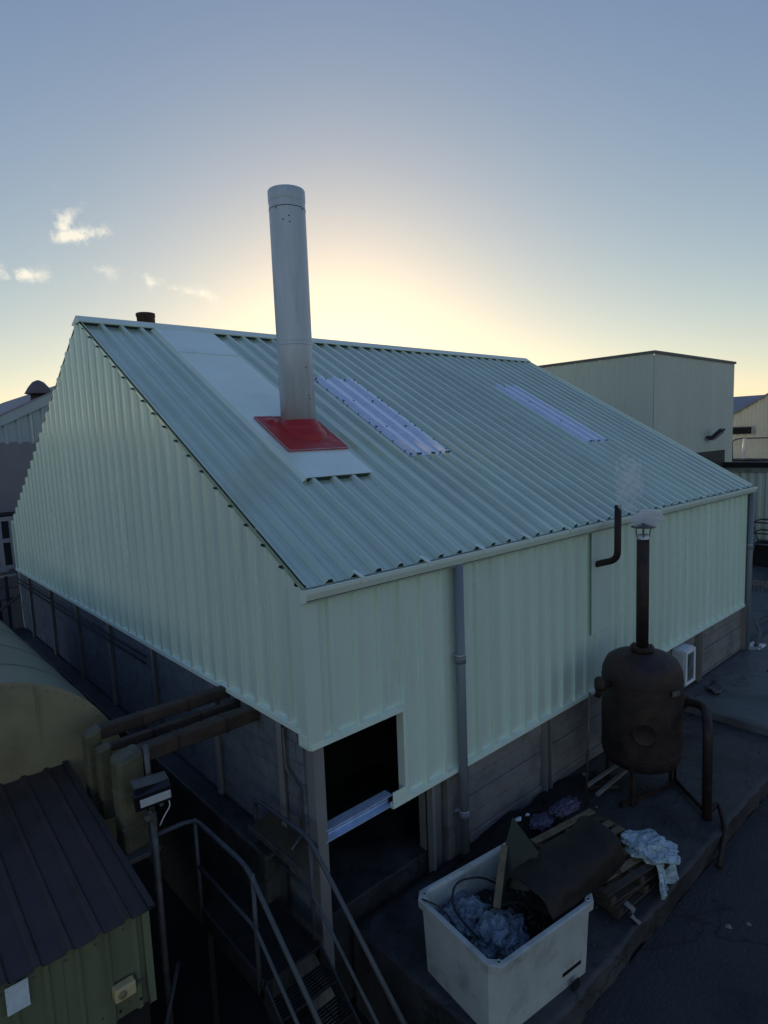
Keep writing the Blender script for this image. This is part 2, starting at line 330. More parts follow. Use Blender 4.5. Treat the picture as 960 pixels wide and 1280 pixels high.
# ================================================================== WAREHOUSE
L_, WB, YR = 12.53, 12.98, 6.23
SL = .574; ANG = math.atan(SL); CA, SA = math.cos(ANG), math.sin(ANG)
EZ = 4.0; RZ = EZ+SL*YR; EB = RZ-SL*(WB-YR)
def rz(y): return EZ+SL*y if y < YR else RZ-SL*(y-YR)
WH = thing('warehouse', (0, 0, 0), 'pale green corrugated warehouse with pitched roof and two blue skylights', 'warehouse')
PF = lambda u, n, z: (u, -n, z)
PG = lambda u, n, z: (-n, u, z)
HF, HG = 1.21, 2.47
TOPF = 3.93
# front wall sheets (one metre cover each)
edges = [.143+k for k in range(13)]
wallsheet(WH, ribprof(.143, 1.143, gr=.009), PF, 2.335, TOPF, WALLG)
wallsheet(WH, ribprof(1.145, 1.268, gr=.009), PF, 2.335, TOPF, WALLG)
wallsheet(WH, ribprof(1.27, 2.143, gr=.009), PF, HF, TOPF, WALLG)
for k in range(2, 13):
    a, c = .145+k-.0, min(1.143+k, L_)
    wallsheet(WH, ribprof(a, c, gr=.009), PF, HF, TOPF, WALLG)
# gable wall
for k in range(13):
    a, c = .12+k*1.0, min(1.118+k, WB)
    us = ribprof(a, c, phase=.30, h=.045, wb=.10, wt=.055, gr=.007)
    if a < YR < c: us = sorted(us+[(YR, 0)] if not any(abs(u-YR) < .04 for u, n in us) else us)
    wallsheet(WH, us, PG, HG, lambda u: rz(u)-.012, WALLG)
# back and far end (plain ribbed sheets)
for k in range(13):
    a, c = k*1.0, min(k+.998, L_)
    wallsheet(WH, [(u, n) for u, n in ribprof(a, c)], lambda u, n, z: (u, WB+n, z), 0, EB-.03, WALLG)
for k in range(13):
    a, c = k*1.0, min(k+.998, WB)
    us = ribprof(a, c)
    if a < YR < c: us = sorted(us+[(YR, 0)])
    wallsheet(WH, us, lambda u, n, z: (L_+n, u, z), 0.1, lambda u: rz(u)-.02, WALLG)
b = MB()
for k in range(37):
    x = .31+k/3-.17
    for z in (1.34, 2.45, 3.25, 3.84):
        if (x < 1.3 and z < 2.4) or 5.4 < x < 6.05: continue
        b.lathe((x+rnd.uniform(-.02, .02), 0, z+rnd.uniform(-.012, .012)), (0, -1, 0), [(0, .010), (.004, .010), (.005, .006), (.009, .006)], 6, smooth=False)
b.build('wall_screw', WHITEP, WH, kind='stuff')
b = MB()
for k in range(38):
    y = .30+k/3-.17
    for z in (2.60, 3.6, 4.7, 5.9, 6.9):
        if z < rz(y)-.15: b.lathe((0, y+rnd.uniform(-.02, .02), z+rnd.uniform(-.012, .012)), (-1, 0, 0), [(0, .010), (.004, .010), (.005, .006), (.009, .006)], 6, smooth=False)
b.build('wall_screw', WHITEP, WH, kind='stuff')
# corner trims
b = MB(); b.box(-.048, .145, -.052, -.048, 2.30, TOPF); b.box(-.052, -.048, -.052, .13, 2.30, 4.0); b.build('corner_trim', TRIM if 0 else WALLG, WH)
b = MB(); b.box(L_-.10, L_+.052, -.055, -.051, HF, TOPF); b.box(L_+.036, L_+.040, -.040, .1, HF, TOPF); b.build('corner_trim', WALLG, WH)
b = MB(); b.box(-.040, -.036, WB-.1, WB+.04, HG, EB-.03); b.box(-.04, .1, WB+.036, WB+.04, HG, EB-.03); b.build('corner_trim', WALLG, WH)
# drip flashings under the sheets
def drip(pts, out, name='drip_flashing'):
    b = MB(); p0, p1 = Vector(pts[0]), Vector(pts[1]); o = Vector(out)
    sec = [(0.0, .025), (.058, .018), (.062, -.035), (.036, -.045), (.0, -.045), (0, .025)]
    vs = [p+o*a+Vector((0, 0, z)) for p in (p0, p1) for a, z in sec]; n = len(sec)
    b.add(vs, [(i, i+1, n+i+1, n+i) for i in range(n-1)]+[tuple(range(n-1)), tuple(reversed(range(n, 2*n-1)))]); return b.build(name, TRIM, WH)
drip(((1.06, -.002, HF), (L_+.03, -.002, HF)), (0, -1, 0))
drip(((-.02, -.002, 2.325), (1.27, -.002, 2.325)), (0, -1, 0))
drip(((-.002, .10, HG), (-.002, WB+.02, HG)), (-1, 0, 0))
b = MB(); b.box(1.262, 1.300, -.058, .06, HF+.01, 2.33); b.build('opening_trim', TRIM, WH)
b = MB(); b.box(1.06, 1.262, -.058, -.050, HF+.02, HF+.16); b.build('opening_trim', TRIM, WH)
b = MB(); b.box(-.060, -.053, -.03, .10, 2.33, 2.44); b.build('corner_step_flashing', TRIM, WH)
# zinc channel across the opening, black sheets standing in for the unlit interior
b = MB()
for z0_, z1_, y0_, y1_ in ((1.195, 1.205, -.03, .10), (1.325, 1.335, -.03, .10), (1.205, 1.325, .07, .08)): b.box(.12, 1.075, y0_, y1_, z0_, z1_)
for z_ in (1.235, 1.265, 1.295): b.box(.12, 1.075, .045, .07, z_-.006, z_+.006)
b.build('zinc_channel', ZINC, WH)
b = MB(); b.box(.16, 12.35, 2.2, 2.3, .21, 3.9); b.build('dark_backing', DARK, WH)
b = MB(); b.box(2.75, 2.85, .1, 2.2, .21, 3.9); b.build('dark_backing', DARK, WH)
# corner column, jamb and posts of the dwarf wall
b = MB(); b.box(.02, .155, -.02, .13, -1.0, 2.31); b.build('corner_column', POSTM, WH, bevel=.008)
b = MB(); b.box(1.76, 1.80, .0, .25, -.2, 1.19); b.box(1.76, 2.02, .10, .13, -.2, 1.19); b.build('jamb', POSTM, WH, bevel=.004)
b = MB(); b.box(2.04, 2.44, .0, .14, -1.0, 1.19); b.build('jamb', CONC, WH, bevel=.01)
posts = [4.17, 6.95, 9.73, 12.38]
for x in posts:
    b = MB(); b.box(x-.065, x-.055, -.10, .02, -.05, HF-.03); b.box(x-.055, x+.055, -.012, -.002, -.05, HF-.03); b.box(x+.055, x+.065, -.10, .02, -.05, HF-.03)
    b.build('wall_post', POSTM, WH, bevel=.003)
b = MB(); b.box(8.12, 8.22, -.06, .0, 0.1, HF-.04); b.build('wall_post', POSTM, WH, bevel=.004)
bays = [2.44]+posts
for a, c in zip(bays, bays[1:]):
    a += .066 if a > 2.5 else .0; c -= .066
    for j in range(5):
        b = MB(); z0_ = -.10+j*.262; jit = rnd.uniform(-.006, .006)
        b.box(a, c, .0+jit+(.012 if j % 2 else 0), .13, z0_+.006, z0_+.258); b.build('concrete_plank', CONC, WH, bevel=.012)
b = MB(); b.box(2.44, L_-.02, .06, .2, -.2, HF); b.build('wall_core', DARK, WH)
# gable dwarf wall: rendered blocks between posts
gp = [.51, 2.05, 4.05, 6.0, 7.88, 9.80, 11.75]
for y in gp:
    b = MB(); b.box(-.06, -.05, y-.05, y+.05, .93, HG-.05); b.box(-.05, .0, y-.006, y+.006, .93, HG-.05); b.build('wall_post', POSTM, WH, bevel=.002)
gb = [.14]+gp+[WB]
for a, c in zip(gb, gb[1:]):
    n = 4
    for j in range(7):
        z0_ = .95+j*.218
        if z0_ > HG-.06: break
        off = (j % 2)*.5
        cuts = [a+.01]+[a+(c-a)*(i+off)/n for i in range(1 if off == 0 else 0, n) if a+.05 < a+(c-a)*(i+off)/n < c-.05]+[c-.01]
        for s0, s1 in zip(cuts, cuts[1:]):
            b = MB(); b.box(rnd.uniform(-.006, .004), .12, s0+.004, s1-.004, z0_+.004, min(z0_+.214, HG-.03)); b.build('block', BLOCK, WH, bevel=.006)
b = MB(); b.box(.03, .16, .14, WB, -.9, HG); b.build('wall_core', BLOCK, WH)
b = MB(); b.tube([(-.05, .42, 2.40), (-.05, .42, 1.95), (-.05, .18, 1.80), (-.05, .17, 1.15)], .018, 8, .05); b.build('conduit', GREYM, WH)
b = MB()
for z_ in (2.16, 2.27): b.tube([(-.09, 4.2, z_), (-.10, 8, z_-.015), (-.09, 12.6, z_)], .014, 6)
b.build('cable_run', BLACKP, WH)

# ---- roof
def PR(x, v, n): return (x, -.07/CA*0+v*CA, EZ+v*SA) if False else (x, v*CA-n*SA, EZ+v*SA+n*CA)
VR = YR/CA
def PB(x, v, n): return (x, YR+(v)*CA+n*SA, RZ-v*SA+n*CA)
rx = [-.012]+[.143+k for k in range(1, 13)]+[L_+.03]
for a, c in zip(rx, rx[1:]):
    pr = ribprof(a, c-.001, sw=.005, h=.055, wb=.120, wt=.050)
    b = MB(); lap = rnd.uniform(0, .004); b.grid(lambda i, j: PR(pr[i][0], (-.05, VR*.5, VR)[j], pr[i][1]+.001+lap), len(pr), 3); b.build('roof_sheet', ROOFG, WH, solid=.004)
for a, c in zip(rx, rx[1:]):
    pr = ribprof(a, c-.001, h=.036)
    b = MB(); b.grid(lambda i, j: PB(pr[i][0], ((WB-YR)/CA+.07, 0)[j], pr[i][1]), len(pr), 2); b.build('roof_sheet', ROOFG, WH, solid=.004)
# dark blocks stand in for the shaded gaps between gable rib tops and roof
for k in range(17):
    y = .30+k/3
    if y > YR-.1: break
    z = rz(y); b = MB(); b.box(-.052, -.020, y-.016, y+.018, z-.022, z+.002); b.build('verge_gap_shade', SEAL_SHADE, WH)
b = MB()
sec = [(-.02, 0), (-.02, .007), (.0, .012)]
b.grid(lambda i, j: PR(-.022+.030*i, (-.05, VR)[j], .010+.004*(i == 0)), 2, 2); b.grid(lambda i, j: PR(-.022, (-.05, VR)[j], .014-.030*i), 2, 2); b.build('verge_trim', ROOFG, WH)
b = MB(); b.grid(lambda i, j: PR(L_+.005+.05*i, (-.05, VR)[j], .064), 2, 2); b.grid(lambda i, j: PR(L_+.055, (-.05, VR)[j], .064-.12*i), 2, 2); b.grid(lambda i, j: PR(L_+.005, (-.05, VR)[j], .064-.06*i), 2, 2); b.build('verge_trim', TRIM, WH)
# ridge cap
b = MB(); cs = [(-.16, .0), (-.155, .035), (0, .050)]
for s_ in (0,):
    pts = [PR(0, VR-.20, .058), PR(0, VR-.20, .078), PR(0, VR, .092), PB(0, .20, .078), PB(0, .20, .058)]
    vs = [(x, p[1], p[2]) for x in (-.045, L_+.06) for p in pts]; n = len(pts)
    b.add(vs, [(i, n+i, n+i+1, i+1) for i in range(n-1)]+[tuple(range(n)), tuple(reversed(range(n, 2*n)))])
b.build('ridge_cap', TRIM, WH)
b = MB(); b.grid(lambda i, j: PR((.02, L_-.02)[i], VR-.185, (.003, .062)[j]), 2, 2); b.build('ridge_shadow_strip', SEAL_SHADE, WH, solid=.01)  # dark strip imitates the shadow line under the ridge cap
# gutter: box section with an end cap, open top
g0, g1 = -.045, L_+.06
b = MB()
sec = [(-.012, 3.975), (-.012, 3.845), (-.10, 3.838), (-.135, 3.862), (-.168, 3.945), (-.170, 3.985), (-.146, 3.988)]
nseg = 4
for q in range(nseg):
    x0_, x1_ = g0+(g1-g0)*q/nseg, g0+(g1-g0)*(q+1)/nseg-.003
    b = MB(); n = len(sec)
    b.add([(x, y, z) for x in (x0_, x1_) for y, z in sec], [(i, n+i, n+i+1, i+1) for i in range(n-1)])
    b.build('gutter_length', TRIM, WH, solid=.004)
b = MB(); b.add([(g0-.004, y, z) for y, z in sec], [tuple(range(len(sec)))]); b.add([(g1+.004, y, z) for y, z in sec], [tuple(range(len(sec)))]); b.build('gutter_end', TRIM, WH, solid=.003)
b = MB(); b.box(0.0, L_, -.009, .04, 3.90, 3.985); b.build('eaves_shade_filler', SEAL_SHADE, WH)  # closing strip, coloured dark for the shaded gap behind the gutter
b = MB(); b.box(g0+.01, g1-.01, -.14, -.018, 3.866, 3.935); b.build('gutter_shade', DARK, WH)  # black box paints the shade inside the open gutter
x = .97-.0
for k in range(12):
    x = .31+k*1.0+.66*0
    b = MB(); b.bar((x+.35, -.172, 3.994), (x+.35, -.02, 4.045), .045, .016); b.bar((x+.35, -.176, 3.998), (x+.35, -.176, 3.94), .04, .008, (0, 1, 0)); b.build('gutter_bracket', TRIM, WH)
# dark blocks imitate the shadow inside the open rib ends over the gutter
b = MB()
for k in range(37):
    x = .31+k/3
    p = PR(x, -.052, .015); b.box(x-.013, x+.013, p[1]-.003, p[1], p[2]-.004, p[2]+.020)
b.build('rib_end_shade', SEAL_SHADE, WH)
# screws
b = MB()
for k in range(37):
    x = .31+k/3
    for v in (.22, 1.55, 2.9, 4.25, 5.6, 6.8):
        if rnd.random() < .08: continue
        xx = x+rnd.choice((.07, -.07, .16)); p = Vector(PR(xx, v+rnd.uniform(-.02, .02), .003)); nn = Vector((0, -SA, CA))
        b.lathe(p, nn, [(0, .009), (.003, .009), (.004, .005), (.008, .005)], 6, smooth=False)
b.build('roof_screw', WHITEP, WH, kind='stuff')
# flat flashing panels running from the ridge down past the flue
def rpanel(x0_, x1_, y0_, y1_, n, m, name, th=.006, lip=.03):
    b = MB(); v0, v1 = y0_/CA, y1_/CA
    c = [(x0_, v0), (x1_, v0), (x1_, v1), (x0_, v1)]
    nx_, ny_ = 7, 9
    b.grid(lambda i, j: PR(x0_+(x1_-x0_)*i/(nx_-1), v0+(v1-v0)*j/(ny_-1), n+.004*mnoise.noise(Vector((x0_+i*.5, v0+j*.6, 0)))*(0 < i < nx_-1)*(0 < j < ny_-1)), nx_, ny_, True)
    b.add([PR(u, v, n-lip*k) for k in (0, 1) for u, v in c], [(0, 4, 5, 1), (1, 5, 6, 2), (2, 6, 7, 3), (3, 7, 4, 0)])
    return b.build(name, m, WH)
PE = -.07
rpanel(1.20, 2.34, 1.58, 5.14, .064, PANEL, 'flat_panel', lip=.06)
rpanel(1.19, 2.33, 5.10, 6.10, .071, PANEL, 'flat_panel', lip=.06)
b = MB(); b.grid(lambda i, j: PR(1.150+.05*i, (1.57/CA, 6.08/CA)[j], (.004, .068)[i]), 2, 2); b.build('panel_edge_trim', TRIM, WH, solid=.002)
b = MB(); b.box(1.2, 2.32, 0, 0, 0, 0); b = MB()
p = [PR(1.21, 1.575/CA, .004), PR(2.33, 1.575/CA, .004), PR(2.33, 1.575/CA, .06), PR(1.21, 1.575/CA, .06)]; b.add(p, [(0, 1, 2, 3)]); b.build('panel_end_filler', SEAL_SHADE, WH)
b = MB()
for k in range(24):
    p = Vector(PR(1.22+1.09*k/23, 5.12/CA, .072)); b.lathe(p, (0, -SA, CA), [(0, .008), (.004, .008)], 6, smooth=False)
b.build('panel_rivet', GREYM, WH, kind='stuff')
# skylights: clear blue sheets with the roof profile, screws with dark washers
for (sx0, sx1, sy0, sy1) in ((3.50, 4.47, 1.96, 4.50), (8.71, 9.69, 2.02, 4.50)):
    pr = ribprof(sx0, sx1, sw=.005, h=.055, wb=.120, wt=.050)
    b = MB(); b.grid(lambda i, j: PR(pr[i][0], sy0/CA+(sy1-sy0)/CA*j/6, pr[i][1]+.010), len(pr), 7)
    s_ = b.build('skylight_sheet', POLY, WH, solid=.004)
    b = MB()
    for v in (sy0+.04, sy0+.85, sy0+1.7, sy1-.05):
        for k in range(5):
            xx = sx0+.03+k*(sx1-sx0-.06)/4
            p = Vector(PR(xx, v/CA, .02)); b.lathe(p, (0, -SA, CA), [(0, .020), (.012, .018), (.016, .008)], 8)
    for k in range(9):
        for xx in (sx0+.005, sx1-.005):
            p = Vector(PR(xx, (sy0+(sy1-sy0)*(k+.5)/9)/CA, .012)); b.lathe(p, (0, -SA, CA), [(0, .014), (.012, .010)], 6)
    for k in range(3):   # looped caps over the ribs at the bottom edge
        xx = .31+math.ceil((sx0-.31)*3)/3+k/3
        if xx < sx1+.02:
            b.lathe(Vector(PR(xx, sy0/CA-.01, .045)), (0, -SA, CA), [(0, .038), (.02, .036), (.02, .020), (.004, .018)], 12)
            b.lathe(Vector(PR(xx, sy1/CA+.01, .040)), (0, -SA, CA), [(0, .03), (.012, .02)], 8)
    f = b.build('skylight_washer', BLACKP, s_, kind='stuff')
# flat patch sheet by the exhaust pipe
b = MB(); b.box(5.44, 6.02, -.0545, -.0505, 2.16, TOPF-.01); b.build('patch_panel', WALLG, WH)
b = MB(); b.box(5.66, 6.02, -.0530, -.0502, HF+.03, 2.155); b.build('patch_panel', WALLG, WH)
# downpipes
def downpipe(x, zt, zb, r=.062, collars=(2.75, .5)):
    b = MB(); b.tube([(x, -.105, zt), (x, -.105, zb)], r, 20); o = b.build('downpipe', PVC, WH)
    for z in collars:
        b = MB(); b.lathe((x, -.105, z), (0, 0, 1), [(0, r+.004), (0, r+.010), (.08, r+.010), (.085, r+.002)], 20, False, False); b.build('pipe_socket', PVC, o)
        b = MB(); b.lathe((x, -.105, z+.09), (0, 0, 1), [(0, r+.004), (.018, r+.004)], 20); b.bar((x-.09, -.03, z+.1), (x, -.03, z+.1), .03, .02); b.build('pipe_bracket', GALV, o)
    return o
downpipe(2.225, 3.875, -.02, .060, (2.62, .55)); downpipe(12.40, 3.875, .12, .060, (2.55,))
b = MB(); b.tube([(12.40, -.105, .2), (12.42, -.16, .14), (12.6, -.35, .15)], .055, 14, .08); b.build('pipe_shoe', PVC, WH)

# ================================================================== FLUE STACK
FX, FY = 1.965, 2.78
FT = thing('flue_stack', (FX, FY, 5.3), 'tall galvanised round flue rising through the roof from a red flashing', 'chimney')
def zf(y): return EZ+SL*y+.07
b = MB(); b.lathe((FX, FY, 5.45), (0, 0, 1), [(0, .262), (1.40, .262)], 48, True, False); b.build('flue_section', FLUEM, FT)
b = MB(); b.lathe((FX, FY, 6.852), (0, 0, 1), [(0, .262), (2.06, .262)], 48, False, False); b.build('flue_section', FLUEM, FT)
b = MB(); b.lathe((FX, FY, 8.85), (0, 0, 1), [(0, .264), (.02, .268), (.155, .268), (.165, .262), (.165, .248), (-.4, .248)], 48, False, True); b.build('flue_rim', FLUEM, FT)
b = MB(); b.lathe((FX, FY, 6.83), (0, 0, 1), [(0, .263), (.004, .268), (.018, .268), (.022, .263)], 48, False, False); b.lathe((FX, FY, 6.885), (0, 0, 1), [(0, .263), (.003, .266), (.008, .266), (.011, .263)], 48, False, False)
b.build('flue_joint_band', FLUEM, FT)
b = MB(); b.lathe((FX, FY, 8.74), (0, 0, 1), [(0, .263), (.003, .266), (.008, .266), (.011, .263)], 48, False, False); b.build('flue_joint_band', GREYM, FT)
b = MB()
for a in (-160, -70, -45, -15):
    a = R(a)
    b.lathe((FX+.262*math.cos(a), FY+.262*math.sin(a), 8.72), (math.cos(a), math.sin(a), 0), [(0, .012), (.006, .010)], 8)
for a, z in ((-120, 8.60), (-118, 8.52), (-138, 8.55), (-90, 6.5), (-84, 6.1), (-80, 6.05)):
    a = R(a); b.lathe((FX+.26*math.cos(a), FY+.26*math.sin(a), z), (math.cos(a), math.sin(a), 0), [(0, .013), (.004, .010)], 8)
b.build('flue_rivet', BLACKP, FT, kind='stuff')
# red flashing: square apron plus a soft cone moulded round the flue
x0_, x1_, y0_, y1_ = 1.335, 2.385, 2.16, 3.04
b = MB(); nx_ = 49
def PFl(i, j):
    x = x0_+(x1_-x0_)*i/(nx_-1); y = y0_+(y1_-y0_)*j/(nx_-1)
    d = math.hypot(x-FX, (y-FY)*1.0)
    n = .084+.012*max(0, 1-abs(d-.43)/.03)+.006*mnoise.noise(Vector((x*6, y*6, 0)))+.035*math.exp(-((x-(FX-.44))**2+(y-(FY+.12))**2)/.003)
    return PR(x, y/CA, n)
b.grid(PFl, nx_, nx_, True)
c = [(x0_, y0_), (x1_, y0_), (x1_, y1_), (x0_, y1_)]
b.add([PR(u, v/CA, n) for n in (.084, .066) for u, v in c], [(0, 4, 5, 1), (1, 5, 6, 2), (2, 6, 7, 3), (3, 7, 4, 0)])
b.build('red_flashing', REDS, FT)
b = MB(); b.lathe((FX, FY, 0), (0, 0, 1), [(5.34, .45), (5.46, .445), (5.54, .42), (5.59, .375), (5.615, .345), (5.64, .345), (5.67, .335), (5.70, .30), (5.75, .278), (5.755, .262)], 48, False, False); b.build('flashing_collar', REDS, FT)
b = MB()
for a in range(4):
    (u0_, v0_), (u1_, v1_) = c[a], c[(a+1) % 4]; n = 26
    for k in range(n):
        t = (k+.5)/n; u, v = u0_+(u1_-u0_)*t, v0_+(v1_-v0_)*t
        p = Vector(PR(u, v/CA, .089)); q = (Vector(PR(u1_, v1_/CA, .089))-Vector(PR(u0_, v0_/CA, .089))).normalized()*.011
        b.bar(p-q, p+q, .014, .006, (0, -SA, CA))
b.build('flashing_rivet', GALV, FT, kind='stuff')

b = MB(); b.lathe((1.44, 6.95, 7.0), (0, 0, 1), [(0, .165), (.90, .165), (.905, .178), (.96, .178), (.965, .165), (.965, .150), (.6, .150)], 32, True, True)
tag(b.build('rusty_flue', RUSTD), 'short rust brown round flue poking up behind the left end of the ridge', 'chimney')

# ================================================================== THINGS ALONG THE FRONT WALL
# L-shaped exhaust pipe out of the wall
b = MB(); b.tube([(5.60, .02, 3.28), (5.60, -.40, 3.42), (5.60, -.405, 4.26)], .052, 18, .13); ep = b.build('exhaust_pipe', RUSTD)
tag(ep, 'black L-shaped exhaust pipe sticking out of the green wall and rising past the gutter', 'exhaust pipe')
b = MB(); b.lathe((5.60, -.405, 4.24), (0, 0, 1), [(0, .056), (.03, .056), (.03, .044), (-.1, .044)], 18, False, True); b.build('pipe_mouth', BLACKP, ep)

# rusty vertical boiler / pressure tank with its own flue
TX, TY = 5.30, -.95; TR = .565
TK = thing('rusty_boiler', (TX, TY, 0), 'rust brown domed upright tank on legs with a narrow flue, beside the warehouse wall', 'boiler')
prof = [(0, .02), (.02, .25), (.07, .42), (.14, .52), (.24, .558), (.30, TR)]
top = [(1.40, TR), (1.50, .558), (1.58, .53), (1.66, .49), (1.72, .40), (1.76, .28), (1.785, .12), (1.79, .02)]
b = MB(); b.lathe((TX, TY, .38), (0, 0, 1), prof+top, 56, False, False); b.build('tank_body', RUST, TK)
b = MB()
for z in (.70, 1.76): b.lathe((TX, TY, z), (0, 0, 1), [(0, TR-.002), (.004, TR+.007), (.016, TR+.007), (.020, TR-.002)], 56, False, False)
b.build('weld_band', RUSTD, TK)
b = MB(); b.bar((TX-.24, TY-.553, 1.72), (TX-.10, TY-.598, 1.72), .012, .08); b.build('name_plate', GREYM, TK)
for a, ln in ((192, 0), (-32, 0), (95, 0)):
    a = R(a); x, y = TX+.51*math.cos(a), TY+.51*math.sin(a)
    b = MB(); b.bar((x, y, .0), (x, y, .78), .055, .055, (0, 1, 0)); b.bar((x, y, .005), (x, y, .016), .13, .13, (0, 1, 0)); b.build('tank_leg', RUST, TK)
b = MB(); b.lathe((TX, TY, 2.12), (0, 0, 1), [(0, .10), (.06, .10), (.06, .165), (.085, .165), (.087, .10), (.092, .165), (.115, .165), (.115, .09)], 28)
for k in range(8):
    a = k*math.pi/4; b.lathe((TX+.135*math.cos(a), TY+.135*math.sin(a), 2.16), (0, 0, 1), [(0, .012), (.10, .012)], 6)
b.build('flange', RUSTD, TK)
b = MB(); b.tube([(TX, TY, 2.2), (TX-.005, TY, 3.84)], .088, 28); fl = b.build('flue_pipe', RUST, TK)
b = MB(); b.lathe((TX-.005, TY, 3.835), (0, 0, 1), [(0, .082), (.07, .082), (.07, .07), (.0, .07)], 28, False, False); b.build('cap_collar', GALV, fl)
for k in range(4):
    a = k*math.pi/2+.5; b = MB(); b.bar((TX-.005+.083*math.cos(a), TY+.083*math.sin(a), 3.86), (TX-.005+.10*math.cos(a), TY+.10*math.sin(a), 4.02), .016, .004, (1, .3, 0)); b.build('cap_strut', GREYM, fl)
b = MB(); b.lathe((TX-.005, TY, 4.01), (0, 0, 1), [(0, .165), (.008, .170), (.03, .12), (.055, .03), (.06, .005)], 32); b.build('rain_cap', GREYM, fl)
# manhole cover ring, side valve, outlet to the right
b = MB(); d = Vector((-.86, -.50, 0)).normalized(); c = Vector((TX, TY, 1.12))+d*(TR-.03)
b.lathe(c, d, [(0, .17), (.034, .17), (.037, .16), (.037, .15), (.032, .145), (.032, .005)], 32); b.build('manhole', RUSTD, TK)
b = MB(); b.tube([(TX-.5, TY+.22, 1.75), (TX-.72, TY+.28, 1.75), (TX-.74, TY+.30, 1.60)], .045, 12, .06); b.lathe((TX-.70, TY+.28, 1.70), (0, 0, 1), [(0, .08), (.05, .085), (.14, .085), (.18, .05)], 14); v = b.build('valve', RUSTD, TK)
b = MB(); b.tube([(TX-.74, TY+.42, 1.62), (TX-.78, TY+.46, .03)], .018, 8); b.build('drain_pipe', GREYM, TK)
b = MB(); b.tube([(TX+.42, TY-.28, 1.35), (TX+.42, TY-.75, 1.42), (5.20, -1.93, 1.32), (5.18, -1.95, .02)], .064, 18, .22); b.build('outlet_pipe', RUSTD, TK)
b = MB(); b.lathe((TX+.44, TY-.40, 1.36), (.02, -1, .12), [(0, .105), (.03, .105), (.03, .08), (.05, .08), (.05, .105), (.08, .105)], 18); b.build('pipe_flange', RUST, TK)
b = MB(); b.tube([(TX+.50, -1.25, .05), (5.20, -1.95, .08), (5.45, -2.0, .16), (5.10, -2.22, .02), (4.62, -2.32, RD+.02)], .035, 10, .1); b.tube([(TX+.5, -1.25, .45), (TX+.5, -1.25, .04)], .025, 8); b.build('floor_pipe', RUSTD, TK)
b = MB(); b.bar((4.62, -.98, .035), (5.75, -1.28, .035), .05, .07); b.build('base_bar', RUSTD, TK)

# smoke from the flue cap
def smoke(name, c, rad, dens, seed, label):
    b = blob(c, rad, seed, .25, 3); o = b.build(name, MATS.get('x') or smoke_mat(dens, name)); o['kind'] = 'stuff'; return tag(o, label, 'smoke')
def smoke_mat(dens, nm):
    M = bpy.data.materials.new('smoke_'+nm); M.use_nodes = True; t = M.node_tree; t.nodes.clear()
    v = N('ShaderNodeVolumePrincipled', t); o = N('ShaderNodeOutputMaterial', t); t.links.new(v.outputs[0], o.inputs['Volume'])
    v.inputs['Color'].default_value = (1, 1, 1, 1); v.inputs['Anisotropy'].default_value = .55
    tcn = N('ShaderNodeNewGeometry', t); nz = N('ShaderNodeTexNoise', t); nz.inputs['Scale'].default_value = 7; nz.inputs['Detail'].default_value = 3; nz.inputs['Distortion'].default_value = 1.2
    t.links.new(tcn.outputs['Position'], nz.inputs['Vector'])
    t.links.new(math_('MULTIPLY', math_('SUBTRACT', nz.outputs[0], .47, tree=t), dens*8, tree=t, clamp=False), v.inputs['Density'])
    return M
smoke('smoke_puff', (5.42, -.95, 4.12), (.36, .2, .14), 14, 3, 'white smoke curling round the cap of the narrow rusty flue')
smoke('smoke_puff', (5.30, -.72, 4.62), (.25, .20, .45), 3.4, 5, 'faint smoke drifting above the flue cap in front of the roof')

# white cabinet on the dwarf wall
CB = thing('meter_cabinet', (8.66, -.2, .4), 'small white meter cabinet with a glazed front fixed on the dwarf wall', 'cabinet')
b = MB(); b.box(8.50, 8.98, -.26, -.001, .42, 1.14); b.build('cabinet_body', mat('cabinet_white', (.50, .55, .60), .5, 0, .1), CB, bevel=.03)
b = MB()
for z0_, z1_ in ((.44, .50), (1.06, 1.12)): b.box(8.52, 8.96, -.290, -.262, z0_, z1_)
for x0_, x1_ in ((8.52, 8.58), (8.90, 8.96)): b.box(x0_, x1_, -.289, -.262, .50, 1.06)
b.build('door_frame', WHITEP, CB, bevel=.008)
b = MB(); b.box(8.58, 8.90, -.272, -.262, .50, 1.06); b.build('glass_pane', mat('cabinet_glass', (.10, .14, .18), .12, spec=.8), CB)
b = MB(); b.box(8.62, 8.76, -.279, -.273, .78, .98); b.box(8.66, 8.84, -.278, -.273, .58, .72); b.build('meter_dial', GREYM, CB)

# drain lid and scraps on the pavement
b = MB(); b.grid(lambda i, j: (9.15+.5*i/5+.05*j, -.62+.30*j/4, .145+.035*mnoise.noise(Vector((i*.7, j*.9, 0)))+.02*abs(i-2.5)), 6, 5, True)
tag(b.build('scrap_sheet', GREYM, solid=.004), 'curled scrap of metal sheet lying on the pavement below the cabinet', 'scrap')
b = MB(); b.tube([(11.2, -.9, .15), (11.6, -1.15, .145), (12.3, -1.2, .15), (13.0, -1.6, .145), (13.2, -2.0, .15)], .022, 8, .2)
tag(b.build('black_hose', BLACKP), 'black hose lying on the pavement near the far downpipe', 'hose')
b = MB(); b.tube([(12.55, -.25, .20), (13.3, -.12, .30), (14.2, .30, .34), (15.1, .34, .25), (16.6, .2, .18)], .05, 10, .3)
tag(b.build('ground_pipe', GREYM), 'grey pipe running along the ground past the far corner of the warehouse', 'pipe')
b = MB(); b.box(12.5, 12.95, -.35, -.05, .13, .17); tag(b.build('drain_cover', WHITEP, bevel=.01), 'pale drain surround under the far downpipe', 'drain cover')

